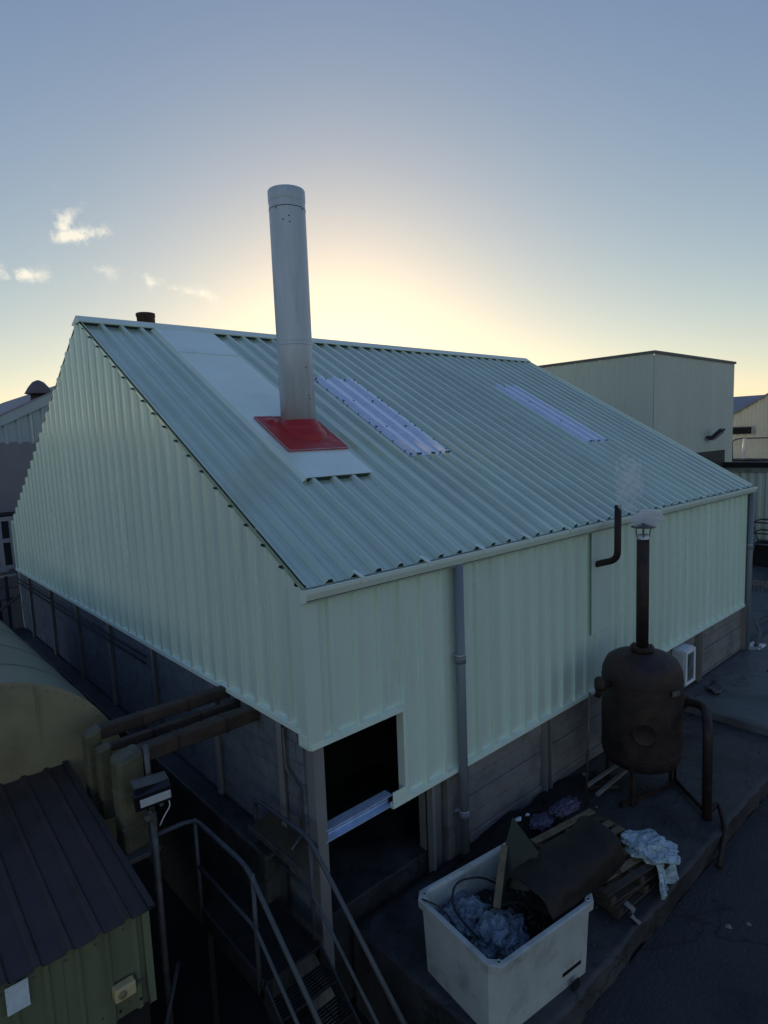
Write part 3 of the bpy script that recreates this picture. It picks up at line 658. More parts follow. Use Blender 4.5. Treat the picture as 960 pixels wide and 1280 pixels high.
# crossed sticks by the boiler
for p0, p1, t_ in (((4.58, -.46, .13), (5.50, -.52, .16), 'upper pale stick of the two lying side by side left of the rusty boiler'), ((4.52, -.66, .10), (5.42, -.66, .13), 'lower pale stick of the two lying side by side left of the rusty boiler')):
    b = MB(); b.bar(p0, p1, .05, .04); tag(b.build('wooden_stick', STICK, bevel=.004), t_, 'stick', 'sticks lying left of the boiler')
b = MB(); b.bar((4.45, -.25, .07), (5.0, -.75, .07), .05, .04); tag(b.build('wooden_stick', WOODD, bevel=.004), 'dark stick lying across the ground behind the two pale sticks', 'stick')

# ------------------------------------------------------------------ plastic tub with rubbish
TB = thing('plastic_tub', (1.27, -1.50, 0), 'big pale grey open plastic tub full of rubbish bags', 'tub'); 
rot = Matrix.Rotation(R(-7), 3, 'Z')
def tl(x, y, z): v = rot @ Vector((x, y, 0)); return (1.235+v.x, -1.50+v.y, z)
def rect(hx, hy, z, ch=.07): # chamfered rectangle loop
    hx += .035
    return [tl(*p, z) for p in ((hx-ch, hy), (-hx+ch, hy), (-hx, hy-ch), (-hx, -hy+ch), (-hx+ch, -hy), (hx-ch, -hy), (hx, -hy+ch), (hx, hy-ch))]
b = MB()
lv = [(.625, .52, .0), (.636, .532, .02), (.655, .55, .60), (.660, .555, .70), (.685, .585, .72), (.690, .588, .80), (.680, .575, .808), (.640, .535, .808), (.625, .52, .78), (.60, .50, .30), (.57, .47, .16)]
vs = []
for hx, hy, z in lv: vs += rect(hx, hy, z, .09)
n = 8; b.add(vs, [(k*n+i, k*n+(i+1) % n, (k+1)*n+(i+1) % n, (k+1)*n+i) for k in range(len(lv)-1) for i in range(n)]+[tuple(range(n))[::-1], tuple(range((len(lv)-1)*n, len(lv)*n))])
b.build('tub_wall', TUB, TB, bevel=.008)
for sx, sy in ((-.625, -.535), (-.63, .51), (.61, -.535), (.61, .52)):
    b = MB(); p = Vector(tl(sx, sy, .8)); b.lathe(p, (0, 0, 1), [(0, .030), (.016, .028), (.016, .016), (.004, .014)], 14, True, True); b.build('corner_socket', TUB, TB)
    b = MB(); b.lathe(p, (0, 0, 1), [(.006, .015), (.009, .015)], 10); b.build('socket_hole', BLACKP, TB)
b = MB(); c = [tl(.30, -.600, .02), tl(.40, -.600, .02), tl(.40, -.602, .11), tl(.30, -.602, .11)]; b.poly(c, .02); b.build('fork_slot', BLACKP, TB)
b = MB(); c = [tl(.22, -.535, .15), tl(.50, -.535, .15), tl(.50, -.541, .21), tl(.22, -.541, .21)]; b.poly([Vector(p)+Vector((0, .0, 0)) for p in c], .02); b.build('fork_slot', BLACKP, TB)
b = MB(); vs = rect(.585, .49, .40, .06); b.add(vs+[tl(0, 0, .45)], [(i, (i+1) % 8, 8) for i in range(8)]); b.build('tub_dark_fill', DARK, TB)  # black sheet fills the dark space below the bags

def bag(c, rad, sd_, m, label, amp=.34, flat=-9, gr=None, f=2.2):
    o = blob(c, rad, sd_, amp, 5, flat=flat, freq=f).build('rubbish_bag', m); return tag(o, label, 'rubbish bag', gr)
bag((1.03, -1.58, .53), (.30, .22, .17), 2, BAGB, 'shiny blue-grey rubbish bag nearest the front corner of the tub', gr='rubbish bags', f=3.0)
bag((.98, -1.17, .52), (.26, .24, .14), 6, BAGB, 'crumpled blue-grey rubbish bag at the left back of the tub under the black cable', gr='rubbish bags', f=3.4)
bag((1.35, -1.30, .45), (.30, .26, .10), 11, SOIL, 'dark rubbish bag in the middle of the tub under the plank', gr='rubbish bags')
b = MB()
for k in range(70):
    x, y = rnd.uniform(.80, 1.7), rnd.uniform(-1.85, -1.05); z = .46+rnd.uniform(0, .09); a = rnd.uniform(0, 6.3); s = rnd.uniform(.03, .10)
    b.bar((x, y, z), (x+math.cos(a)*s, y+math.sin(a)*s, z+rnd.uniform(-.02, .05)), rnd.uniform(.006, .02), .003)
o = b.build('small_scraps', mat('scraps_mixed', (.12, .12, .11), .7, 0, .5, 20)); o['kind'] = 'stuff'; tag(o, 'small straps and scraps scattered on the bags inside the tub', 'scraps')
b = MB(); b.tube([(.80, -1.52, .60), (.82, -1.15, .70), (1.05, -.98, .78), (1.35, -1.10, .74), (1.5, -1.2, .62)], .011, 8, .22)
b.tube([(.80, -1.50, .58), (1.0, -1.45, .55), (1.25, -1.42, .66), (1.45, -1.58, .66), (1.42, -1.75, .55)], .010, 8, .2)
tag(b.build('black_cable', BLACKP), 'black cable looped over the bags inside the grey tub', 'cable')
b = MB(); b.tube([(.62, -.83, .75), (.60, -1.0, .83), (.66, -1.22, .82), (.72, -1.28, .60)], .008, 6, .1)
tag(b.build('thin_cord', BLACKP), 'thin black cord hanging over the left rim of the tub', 'cord')
b = MB(); b.bar((1.14, -1.47, .70), (1.63, -1.20, 1.00), .075, .05); tag(b.build('wooden_plank', WOOD, bevel=.006), 'short pale timber plank leaning up out of the tub', 'plank')
b = MB(); A_, B_, C_, D_ = (1.86, -1.14, 1.20), (1.68, -1.60, 1.10), (1.62, -1.20, .96), (1.42, -1.30, .70)
b.poly([C_, B_, A_], .008); b.poly([D_, (1.45, -1.62, .80), B_, C_], .008)
tag(b.build('folded_board', OLSH), 'folded dark olive board with a pointed top standing in the tub beside the plank', 'board')
# bent rusty sheet lying over the rim, crushed and ragged
P0, P1 = Vector((1.36, -1.70, .74)), Vector((2.42, -1.88, 1.00)); ax = (P1-P0).normalized(); sd2 = ax.cross(Vector((0, 0, 1))).normalized(); up2 = sd2.cross(ax)
b = MB(); nu_, nv_ = 30, 34
def PS(i, j):
    u, v = i/(nu_-1), j/(nv_-1); a = R(-62+250*v); r = .29+.05*mnoise.noise(Vector((u*2.2, v*3, 5)))+.02*mnoise.noise(Vector((u*7, v*9, 1)))
    if v < .35: r *= 1+.35*(.35-v)*(1-u)
    e = .05*mnoise.noise(Vector((v*5, 3, 0)))*(i == nu_-1 or i == 0)
    return P0+ax*((P1-P0).length*(u+.03*math.sin(v*5))+e)+sd2*(math.cos(a)*r*1.06)+up2*(math.sin(a)*r*.92)
b.grid(PS, nu_, nv_, True)
DKR = mat('black_rusty_sheet', (.010, .008, .007), .65, .1, .5, 6, dirt=(.028, .014, .010), dirt_amt=.35, dirt_scale=4, bump=.4, bscale=12)
tag(b.build('rusty_sheet', DKR, solid=.008), 'dark rusty curved metal sheet lying over the right rim of the tub', 'metal sheet')
b = MB(); b.poly([(1.30, -1.95, .84), (1.95, -2.06, .83), (1.98, -1.60, .90), (1.45, -1.52, .62)], .012); tag(b.build('dark_board', DKR), 'flat blackened board wedged inside the tub below the curved sheet', 'board')
b = MB(); b.bar((2.30, -1.40, .40), (2.75, -1.95, .52), .09, .02); tag(b.build('dark_lath', WOODD, bevel=.003), 'thin dark lath lying across the pallet beside the curved sheet', 'lath')
# pallets with slats
def pallet(o_, rz_, zt, label, n=7, w=1.1, d=.95):
    T = thing('wooden_pallet', o_, label, 'pallet', 'wooden pallets behind the tub'); M3 = Matrix.Rotation(rz_, 3, 'Z')
    def w2(x, y, z): v = M3 @ Vector((x, y, z)); return Vector(o_)+v
    for k in range(n):
        y = -d/2+d*(k+.5)/n; b = MB(); b.bar(w2(-w/2+rnd.uniform(-.02, .02), y, zt), w2(w/2, y+rnd.uniform(-.012, .012), zt), .095, .02); b.build('slat', WOOD if k % 3 else WOODD, T, bevel=.003)
    for x in (-w/2+.05, 0, w/2-.05):
        b = MB(); b.bar(w2(x, -d/2, zt-.055), w2(x, d/2, zt-.055), .08, .088); b.build('bearer', WOODD, T, bevel=.003)
        b = MB()
    for y in (-d/2+.06, 0, d/2-.06):
        b = MB(); b.bar(w2(-w/2, y, zt-.112), w2(w/2, y, zt-.112), .09, .022); b.build('bottom_board', WOODD, T, bevel=.003)
    return T
pallet((3.20, -1.42, 0), R(-9), .30, 'upper weathered pallet with a white bag draped over its corner', 8, 1.15, 1.25)
pallet((3.22, -1.45, 0), R(-4), .15, 'lower weathered pallet underneath the other one', 7, 1.15, 1.2)
b = blob((3.55, -1.90, .38), (.24, .30, .10), 4, .40, 5, freq=2.4); o = b.build('plastic_sheet', BAGW); tag(o, 'pale blue-white plastic sack draped over the right corner of the pallet', 'plastic sack')
b = MB(); nn_ = 22
def drape(i, j):
    u, v = i/(nn_-1), j/(nn_-1); x = 3.28+.46*u+.05*math.sin(v*5); y = -2.02-.16*v-.03*math.sin(u*17)*(v)-.03*math.sin(u*7+1); z = .40-.40*v**1.3*(1-.25*math.sin(u*9))+.03*mnoise.noise(Vector((u*6, v*6, 2)))
    return (x, y, max(z, .03))
b.grid(drape, nn_, nn_, True); b.build('hanging_fold', BAGW, o, solid=.003)
o = blob((3.22, -.60, .27), (.20, .12, .05), 9, .45, 4, freq=3).build('plastic_bag', BAGP); tag(o, 'mauve plastic bag lying on the back left edge of the pallet', 'plastic bag')
o = blob((3.62, -.70, .33), (.26, .12, .05), 13, .45, 4, freq=3).build('plastic_bag', BAGP); tag(o, 'greyish mauve plastic wrap on the back right edge of the pallet', 'plastic bag')
b = MB(); b.grid(lambda i, j: (2.66+.10*(j/9)+.045*(i-1)*(1-.3*j/9), -2.05-.05*math.sin(j*.7)-.12*j/9, .24-.25*j/9+.012*math.sin(i*2+j)), 3, 10, True)
tag(b.build('rag_strip', BAGW if 0 else STICK, solid=.004), 'torn grey rag hanging off the near left edge of the pallet', 'rag')
for p, s, l in (((3.02, -.36, .28), .05, 'left'), ((3.20, -.38, .27), .035, 'right')):
    o = blob(p, (s, s*.7, s*.4), 3 if s > .04 else 8, .5, 2).build('paper_scrap', PAPER); tag(o, 'crumpled white paper scrap on the dirt heap behind the tub, %s one of two' % l, 'paper scrap')
for k, (x, y, z, s) in enumerate(((4.10, -.15, .05, .035), (4.35, -.75, .03, .02), (3.9, -2.9, RD, .025), (3.7, -2.75, RD, .035), (4.98, -.2, .05, .045))):
    o = blob((x, y, z), (s, s, s*.5), k, .4, 2).build('white_pebble', STICK); tag(o, ('pale pebble at the foot of the nearest wall post', 'pale pebble on the dark pad left of the boiler legs', 'small pale pebble on the dark road right of the rag', 'larger pale pebble on the dark road right of the pallet', 'pale lump at the foot of the wall behind the boiler')[k], 'pebble')

# ================================================================== LEFT YARD
# steel stair with pipe handrails
XR, XL = -.20, -.85
ST = thing('steel_stair', (-.5, 0, -1.0), 'dark steel grating stair with pipe handrails beside the warehouse corner', 'stair')
yt, zt = -.28, .40; sl = math.tan(R(39)); yb = -1.95; zb_ = zt-(yt-yb)*sl
for x in (XL, XR):
    b = MB(); b.bar((x, 1.0, zt-.09), (x, yt, zt-.09), .02, .20); b.bar((x, yt+.02, zt-.09), (x, yb, zb_-.09), .02, .20, (0, 0, 1)); b.build('stringer', STEELD, ST)
for x, nm in ((XR, 0), (XL, 1)):
    y0_ = .88 if not nm else 1.02
    b = MB(); pts = [(x, y0_, zt+.35), (x, y0_, zt+1.06), (x, yt+.05+.05*(1-nm), zt+1.10), (x, yb, zb_+1.0)] if not nm else [(-1.45, y0_, zt+1.06), (x, y0_, zt+1.05), (x, yt+.18, zt+1.08), (x, yb, zb_+1.0)]
    b.tube(pts, .024, 12, .16); b.build('handrail', RAIL, ST)
    b = MB(); b.tube([(x, y0_, zt+.50), (x, yt+.10, zt+.50), (x, yb, zb_+.46)], .019, 10, .1); b.build('mid_rail', RAIL, ST)
    b = MB(); b.tube([(x, yt+.08, zt-.16), (x, yt+.08, zt+1.05)], .022, 10); b.build('baluster', RAIL, ST)
    b = MB(); b.tube([(x, y0_, zt-.16), (x, y0_, zt+1.04)], .022, 10); b.build('baluster', RAIL, ST)
    b = MB(); b.tube([(x, -1.55, zt-(yt+1.55)*sl-.1), (x, -1.55, zt-(yt+1.55)*sl+1.0)], .022, 10); b.build('baluster', RAIL, ST)
def grating(y0_, y1_, z, nm):
    b = MB()
    n = max(3, int((y1_-y0_)/.032))
    for k in range(n+1): b.box(XL+.012, XR-.012, y0_+(y1_-y0_)*k/n-.0025, y0_+(y1_-y0_)*k/n+.0025, z-.03, z)
    for k in range(5): x = XL+.02+(XR-XL-.04)*k/4; b.box(x-.003, x+.003, y0_, y1_, z-.032, z-.004)
    o = b.build(nm, STEELD, ST); o['kind'] = 'stuff'; return o
grating(yt-.02, 1.0, zt, 'landing_grating')
k = 0; y = yt-.04; z = zt-.19
while z > -1.0 and k < 7:
    grating(y-.25, y, z, 'tread_grating'); y -= .19/sl; z -= .19; k += 1
for x in (XL+.03, XR-.03):
    b = MB(); b.bar((x, .95, -1.0), (x, .95, zt-.1), .06, .06, (0, 1, 0)); b.build('stair_leg', STEELD, ST)
# brown board fixed between the handrail and the wall
b = MB(); b.poly([(-.30, -.14, 1.16), (-.02, -.06, 1.24), (-.02, .84, 1.24), (-.28, .86, 1.16)], .012); bb = b.build('side_board', BROWNB); tag(bb, 'brown board lying slanted between the stair handrail and the block wall', 'board')
b = MB(); b.box(-.31, -.29, -.15, .87, 1.13, 1.19); b.build('board_edge', GREYM, bb)
b = MB(); b.tube([(-.22, .12, 1.22), (-.05, .16, 1.30)], .014, 8); b.build('bolt', GREYM, bb)
b = MB(); b.tube([(-1.22, .83, .10), (-1.30, .70, .12), (-1.62, .22, .08), (-1.66, .18, -1.0)], .022, 8, .05)
tag(b.build('bent_rail', GREYM), 'short bent steel rail at the bottom between the shed and the stair', 'rail')

# lagged pipes from the gable wall, over and down
BEAM = mat('rusty_boxed_lagging', (.052, .036, .030), .7, .1, .4, 5, dirt=(.10, .045, .028), dirt_amt=.35, dirt_scale=5, bump=.5, bscale=25)
def lagpipe(y, z, x0_, r, rv, zb, label):
    T = thing('lagged_pipe', (x0_, y, zb), label, 'pipe', 'lagged pipes from the gable wall')
    b = MB(); b.box(x0_+rv*.3, .05, y-r*.9, y+r*.9, z-r*.9, z+r*.9); b.build('horizontal_run', BEAM, T, bevel=r*.22)
    b = MB(); vs = []      # boxed vertical drop with a mitred top
    for zz, k in ((zb, 1.0), (z+r*.4, 1.0)): vs += [(x0_+k*i*rv, y+k*j*rv, zz+(r*.7 if i > 0 and zz > zb else 0)) for i, j in ((-1, -1), (1, -1), (1, 1), (-1, 1))]
    b.add(vs, [(3, 2, 1, 0), (4, 5, 6, 7), (0, 1, 5, 4), (1, 2, 6, 5), (2, 3, 7, 6), (3, 0, 4, 7)]); v = b.build('vertical_drop', OLIVP, T, bevel=rv*.35)
    for q in (.35, .7):
        zz = z-(z-zb)*q; b = MB(); b.box(x0_-rv-.004, x0_+rv+.004, y-rv-.004, y+rv+.004, zz-.012, zz+.012); b.build('lagging_band', OLIVP, v, bevel=rv*.35)
    for xx in (x0_+.5, x0_+1.05):
        b = MB(); b.box(xx, xx+.03, y-r*.97, y+r*.97, z-r*.97, z+r*.97); b.build('lagging_band', RUST, T)
    return T
lagpipe(1.74, 2.42, -1.60, .075, .085, 1.55, 'rearmost of the three rusty lagged pipes, with a green-grey boxed drop')
lagpipe(1.48, 2.34, -1.57, .048, .070, 1.6, 'thin middle one of the three rusty lagged pipes')
lagpipe(1.06, 2.36, -1.48, .088, .130, 1.42, 'front lagged pipe with the thick olive drop beside the floodlight pole')
b = MB(); b.bar((-1.75, 1.0, 1.42), (-1.30, 1.0, 1.42), .35, .05); tag(b.build('pipe_shelf', GREYM, bevel=.005), 'small grey shelf under the thick olive pipe drop', 'shelf')

# floodlight on its pole
FL = thing('floodlight', (-1.34, .70, -1.0), 'black floodlight with pale lens on a rusty pole, left of the stair', 'floodlight')
b = MB(); b.tube([(-1.37, .80, -1.0), (-1.36, .80, 1.85)], .034, 12); b.tube([(-1.36, .80, 1.82), (-1.37, .80, 2.55)], .026, 12); b.build('pole', GREYM, FL)
b = MB(); b.poly([(-1.57, .62, 2.26), (-1.24, .62, 2.23), (-1.24, .72, 2.27), (-1.57, .72, 2.30)], .015); b.build('rain_plate', GREYM, FL)
def fq(x, y, z): # lamp head frame: faces down and towards -y / +x
    c = Vector((-1.40, .64, 2.10)); a = Vector((.97, -.22, .08)).normalized(); n = Vector((.18, -.80, -.30)).normalized(); n = (n-a*n.dot(a)).normalized(); u = a.cross(n)
    return c+a*x+n*y+u*z
def fbox(x0_, x1_, y0_, y1_, z0_, z1_):
    vs = [fq(x, y, z) for x in (x0_, x1_) for y in (y0_, y1_) for z in (z0_, z1_)]; b = MB(); return b.add(vs, [(0,1,3,2),(4,6,7,5),(0,4,5,1),(2,3,7,6),(0,2,6,4),(1,5,7,3)])
fbox(-.17, .17, -.07, .03, -.11, .11).build('lamp_housing', BLACKP, FL, bevel=.015)
fbox(-.12, .16, .031, .036, -.055, .055).build('lens', LENS, FL)
b = MB()
for k in range(6): b.add([fq(-.15+.055*k+dx, y, z) for dx in (0, .012) for y in (-.11, -.07) for z in (-.10, .10)], [(0,1,3,2),(4,6,7,5),(0,4,5,1),(2,3,7,6),(0,2,6,4),(1,5,7,3)])
b.build('cooling_fin', BLACKP, FL, kind='stuff')
b = MB(); b.tube([(-1.30, .76, 1.93), (-1.22, .74, 1.97), (-1.20, .74, 1.88), (-1.27, .76, 1.78), (-1.31, .77, 1.70)], .006, 6, .04); b.build('cable', WHITEP, FL)
b = MB(); b.lathe((-1.44, .74, 1.87), (0, -1, 0), [(0, .028), (.05, .028)], 10); b.lathe((-1.30, .74, 1.95), (0, -1, 0), [(0, .02), (.04, .02)], 10); b.bar((-1.42, .74, 1.90), (-1.36, .76, 1.78), .035, .05); b.build('clamp', GREYM, FL)

# big horizontal storage tank
CX, CR, CZ = -2.57, 1.5, 1.57
SK = thing('storage_tank', (CX, 5.5, -1.0), 'huge horizontal cylindrical storage tank with an olive end, left of the warehouse', 'tank')
b = MB(); b.lathe((CX, 2.3, CZ), (0, 1, 0), [(0, CR), (7.0, CR)], 96, False, True); b.build('tank_shell', TANKG, SK)
b = MB(); b.lathe((CX, 2.3, CZ), (0, -1, 0), [(0, CR), (.004, CR-.012), (.03, CR*.8), (.05, CR*.5), (.06, .02)], 96, False, False); b.build('tank_end', OLIVE, SK)
for y in (3.1, 4.2, 5.6, 7.2):
    b = MB(); b.lathe((CX, y, CZ), (0, 1, 0), [(0, CR-.002), (.004, CR+.006), (.02, CR+.006), (.024, CR-.002)], 96, False, False); b.build('seam_band', TANKG, SK)
b = MB(); b.bar((CX+.60, 2.262, CZ-1.2), (CX+.60, 2.262, CZ+1.36), .012, .012, (0, 1, 0)); b.build('end_seam', OLIVE, SK)
b = MB()
for k in range(40):
    a = math.pi*(k+.5)/40; b.lathe((CX+(CR-.05)*math.cos(a), 2.288, CZ+(CR-.05)*math.sin(a)), (0, -1, 0), [(0, .012), (.012, .010)], 6)
b.build('end_bolt', OLIVE, SK, kind='stuff')
b = MB(); b.lathe((CX+.25, 3.9, CZ+CR-.03), (0, 0, 1), [(0, .26), (.10, .26), (.10, .31), (.13, .31), (.15, .05)], 28); b.build('tank_hatch', TANKG, SK)
for y in (3.2, 7.6):
    b = MB(); b.box(CX-1.1, CX+1.1, y-.12, y+.12, -1.0, CZ-CR*.72); b.build('saddle', CONC, SK)

# shed in the near left corner
SH = thing('metal_shed', (-2.7, 1.0, -1.0), 'low yellow-green metal shed with brown ribbed roof in the lower left corner', 'shed')
SE, SS = 1.62, .145
def shz(y): return SE+SS*(y+.15)
for k in range(4):
    a, c = -4.42+k*.66, -4.42+(k+1)*.66-.002
    wallsheet(SH, ribprof(a, c, phase=.08, pitch=.22, h=.024, wb=.07, wt=.03), lambda u, n, z: (u, -.08-n, z), .745, SE-.015, SHEDG, rows=1)
b = MB(); b.box(-1.80, -1.775, -.112, -.02, .74, SE-.02); b.box(-1.835, -1.80, -.112, -.106, .74, SE-.02); b.build('corner_trim', SHEDG, SH)
for k in range(4):
    a, c = -.07+k*.66, -.07+(k+1)*.66-.002
    wallsheet(SH, ribprof(a, c, phase=.08, pitch=.22, h=.02), lambda u, n, z: (-1.80+n, u, z), .745, lambda u: shz(u)-.02, SHEDG)
b = MB(); b.box(-4.4, -1.82, -.05, 2.55, -1.0, .74); b.build('shed_base', SOIL, SH)
for k in range(4):
    a, c = -4.40+k*.66, -4.40+(k+1)*.66-.002
    pr = ribprof(a, c, phase=.02, pitch=.22, h=.026, wb=.075, wt=.035)
    b = MB(); b.grid(lambda i, j: (pr[i][0], (-.17, 2.62)[j], shz((-.17, 2.62)[j])+pr[i][1]+.004*(j == 0)*mnoise.noise(Vector((pr[i][0]*4, 0, 0)))), len(pr), 2); b.build('roof_sheet', SHEDR, SH, solid=.005)
b = MB(); b.bar((-1.765, -.17, shz(-.17)+.012), (-1.765, 2.62, shz(2.62)+.012), .05, .03); b.build('verge_trim', SHEDR, SH)
b = MB(); b.box(-2.835, -2.685, -.124, -.118, 1.34, 1.56); nt_ = b.build('paper_notice', PAPER); tag(nt_, 'torn white paper notice taped on the shed wall', 'notice')
b = MB()
for k in range(11):
    for z in (.84, 1.50):
        b.lathe((-4.2+k*.22+.02, -.082, z), (0, -1, 0), [(0, .009), (.005, .007)], 6)
for k in range(11):
    for y in (.05, 1.0, 2.2): b.lathe((-4.2+k*.22+.06, y, shz(y)+.002), (0, 0, 1), [(0, .010), (.006, .007)], 6)
b.build('shed_screw', GREYM, SH, kind='stuff')
b = MB(); b.tube([(-1.95, -.14, 1.02), (-1.86, -.135, 1.0), (-1.84, -.135, .76)], .008, 6, .03); b.build('conduit', GREYM, SH)
SB = thing('junction_box', (-2.03, -.13, 1.03), 'aged cream junction box with a round knob on the shed wall', 'junction box')
b = MB(); b.box(-2.12, -1.95, -.185, -.10, .975, 1.09); b.build('box_body', CREAM, SB, bevel=.012)
b = MB(); b.lathe((-2.06, -.186, 1.03), (0, -1, 0), [(0, .032), (.008, .030), (.012, .012), (.012, .01)], 20); b.build('knob', mat('cream_dark', (.2, .17, .1), .5), SB)
for x in (-2.07, -1.90):
    b = MB(); b.lathe((x, -.106, .83), (0, -1, 0), [(0, .012), (.01, .010)], 8); tag(b.build('wall_hole', BLACKP), 'small dark bolt hole low on the shed wall, %s one' % ('left' if x < -2 else 'right'), 'bolt hole')

# ================================================================== BUILDINGS BEHIND, LEFT
LB = thing('rear_left_building', (0, 17, 0), 'grey building behind the left gable with blue-grey clad gable top', 'building')
def lz(x): return 6.0+.49*(x+.45) if x < 3.3 else 6.0+.49*3.75-.49*(x-3.3)
for k in range(9):
    a, c = -.45+k*1.0-.0, .548+k*1.0
    us = ribprof(a, c, phase=.1, pitch=.36, h=.05, wb=.16, wt=.08)
    wallsheet(LB, us, lambda u, n, z: (u, 17-n, z), 5.70, lambda u: max(5.80, lz(u)-.22), FARL)
b = MB(); b.poly([(-.6, 16.9, 5.93), (3.3, 16.9, lz(3.3)), (3.3, 16.9, lz(3.3)-.34), (-.6, 16.9, 5.58+.05)][::-1], .04); b.poly([(-7, 16.9, 6.1), (-.6, 16.9, 5.93), (-.6, 16.9, 5.63), (-7, 16.9, 5.80)][::-1], .04); b.build('verge_board', FARL, LB)
b = MB(); b.add([(-.6, 16.88, 5.96), (3.3, 16.88, lz(3.3)+.03), (3.3, 30, lz(3.3)+.03), (-.6, 30, 5.96), (8, 16.88, 5.6), (8, 30, 5.6)], [(0, 1, 2, 3), (1, 4, 5, 2)]); b.build('roof', FROOF, LB, solid=.05)
b = MB(); b.box(-8, 8, 17.02, 30, -1, 5.77); b.build('wall', FARW, LB)
b = MB(); b.box(-8, 1.9, 16.97, 17.02, 3.6, 5.76); b.build('render_panel', FARW, LB, bevel=.01)
b = MB(); b.box(-8, 2.0, 16.05, 17.0, 3.52, 3.62); b.build('dark_gap_slab', DARK, LB)  # black slab stands in for the shadowed gap above the windows
WN = thing('window_screen', (-.8, 16, 1.9), 'pale framed window screen with dark panes at the far left edge', 'window')
b = MB(); b.box(-4.0, .60, 16.02, 16.06, 2.05, 3.50); b.build('glass_pane', GLASSD, WN)
for x in (-2.6, -1.6, -.6, .20-.02, .50):
    b = MB(); b.box(x-.06, x+.06, 15.93, 16.02, 2.0, 3.55); b.build('mullion', ALU, WN)
for z in (2.06, 2.86, 3.50):
    b = MB(); b.box(-4.0, .56, 15.94, 16.015, z-.06, z+.06); b.build('transom', ALU, WN)
CW = thing('roof_cowl', (1.92, 17.3, 7.2), 'mushroom shaped ventilator cowl on the roof behind the left gable', 'ventilator')
b = MB(); b.lathe((1.93, 17.3, 6.9), (0, 0, 1), [(0, .26), (.42, .26)], 24); b.build('cowl_neck', RUSTD, CW)
b = MB(); b.lathe((1.93, 17.3, 7.26), (0, 0, 1), [(0, .34), (.02, .42), (.05, .40), (.22, .30), (.38, .17), (.44, .05), (.45, .01)], 24); b.build('cowl_hood', mat('cowl_grey', (.12, .11, .11), .6), CW)
b = MB(); b.bar((2.15, 17.3, 7.2), (2.55, 17.3, 7.38), .05, .05); b.bar((2.2, 17.3, 7.12), (2.45, 17.3, 7.2), .05, .05); b.build('cowl_bracket', mat('pink_bracket', (.32, .18, .16), .6), CW)
GP = thing('steel_gantry', (-1, 14, -1), 'grey steel service gantry by the back left corner of the warehouse', 'gantry')
b = MB(); b.box(-3.5, -.05, 13.6, 14.5, 1.55, 1.62); b.build('deck', GREYM, GP)
for y, z in ((13.55, 1.90), (13.55, 2.22), (14.5, 2.2)):
    b = MB(); b.bar((-3.5, y, z), (.05, y, z), .05, .05); b.build('gantry_rail', ALU if z > 2 else GREYM, GP)
for x in (-3.0, -1.6, -.2):
    b = MB(); b.bar((x, 13.55, -1), (x, 13.55, 2.22), .07, .07, (0, 1, 0)); b.build('gantry_post', STEELD, GP)
b = MB(); b.bar((-.75, 13.2, 1.25), (.1, 13.4, 1.70), .06, .06); b.build('brace', GREYM, GP)
b = MB(); b.box(-8, -.1, 15.2, 15.3, -1, 2.0); tag(b.build('dark_screen_wall', DARK), 'dark low wall behind the steel gantry at the far left', 'wall')

# ================================================================== BUILDINGS BEHIND, RIGHT
RB = thing('rear_right_building', (18, 4.8, 0), 'tall plain sage green clad building behind the right end of the warehouse', 'building')
for k in range(8):
    a, c = 18.0+k*1.0, min(25.4, 18.998+k)
    wallsheet(RB, ribprof(a, c, phase=0, pitch=.25, h=.012, wb=.06, wt=.03), lambda u, n, z: (u, 4.8-n, z), 0, 8.0, FARG, solid=0)
for k in range(12):
    a, c = 4.8+k*1.0, 5.798+k
    wallsheet(RB, ribprof(a, c, phase=0, pitch=.25, h=.03, wb=.09, wt=.04), lambda u, n, z: (18.0-n, u, z), 0, 8.0, FARG, solid=0)
b = MB(); b.box(18.03, 25.39, 4.83, 16.7, 0, 7.9); b.build('building_core', FARG, RB)
b = MB(); b.box(17.95, 18.06, 4.74, 16.8, 7.96, 8.05); b.box(18.06, 25.44, 4.74, 4.86, 7.96, 8.05); b.build('parapet_trim', mat('trim_dark', (.12, .13, .12), .6), RB)
b = MB(); b.box(21.0, 24.3, 4.70, 4.79, .1, 4.42); d_ = b.build('roller_door', mat('door_grey', (.045, .05, .052), .6), RB)
b = MB()
for k in range(17): b.box(21.05, 24.25, 4.685, 4.70, .3+k*.25, .32+k*.25)
b.build('door_ribs', GREYM, d_, kind='stuff')
WF = thing('wall_floodlight', (22.9, 4.6, 5.2), 'black floodlight tilted out from the sage green wall of the tall building', 'floodlight')
b = MB(); b.bar((22.55, 4.78, 4.98), (22.55, 4.45, 5.02), .08, .08); b.build('arm', BLACKP, WF)
b = MB(); b.poly([(22.40, 4.62, 4.86), (22.88, 4.62, 4.86), (23.02, 4.22, 5.26), (22.54, 4.22, 5.26)], .09); b.build('lamp_housing', BLACKP, WF, bevel=.02)
b = MB(); b.poly([(22.50, 4.575, 4.86), (22.86, 4.575, 4.86), (22.96, 4.27, 5.165), (22.60, 4.27, 5.165)], -.006); b.build('lens', ALU, WF)
AX = thing('flat_roofed_annex', (24, 4.5, 0), 'low corrugated annex with a flat dark edged roof at the right edge', 'building')
for k in range(14):
    a, c = -9.5+k*1.0, min(4.5, -8.502+k)
    wallsheet(AX, ribprof(a, c, phase=0, pitch=.30, h=.06, wb=.18, wt=.09), lambda u, n, z: (24.0-n, u, z), .05, 3.55, FARG, solid=0)
b = MB(); b.box(24.02, 40, -9.5, 4.6, 0, 3.5); b.build('annex_core', FARG, AX)
b = MB(); b.box(23.92, 23.99, -9.5, 4.55, 3.52, 3.72); b.build('eaves_strip', mat('strip_beige', (.24, .25, .23), .6), AX)
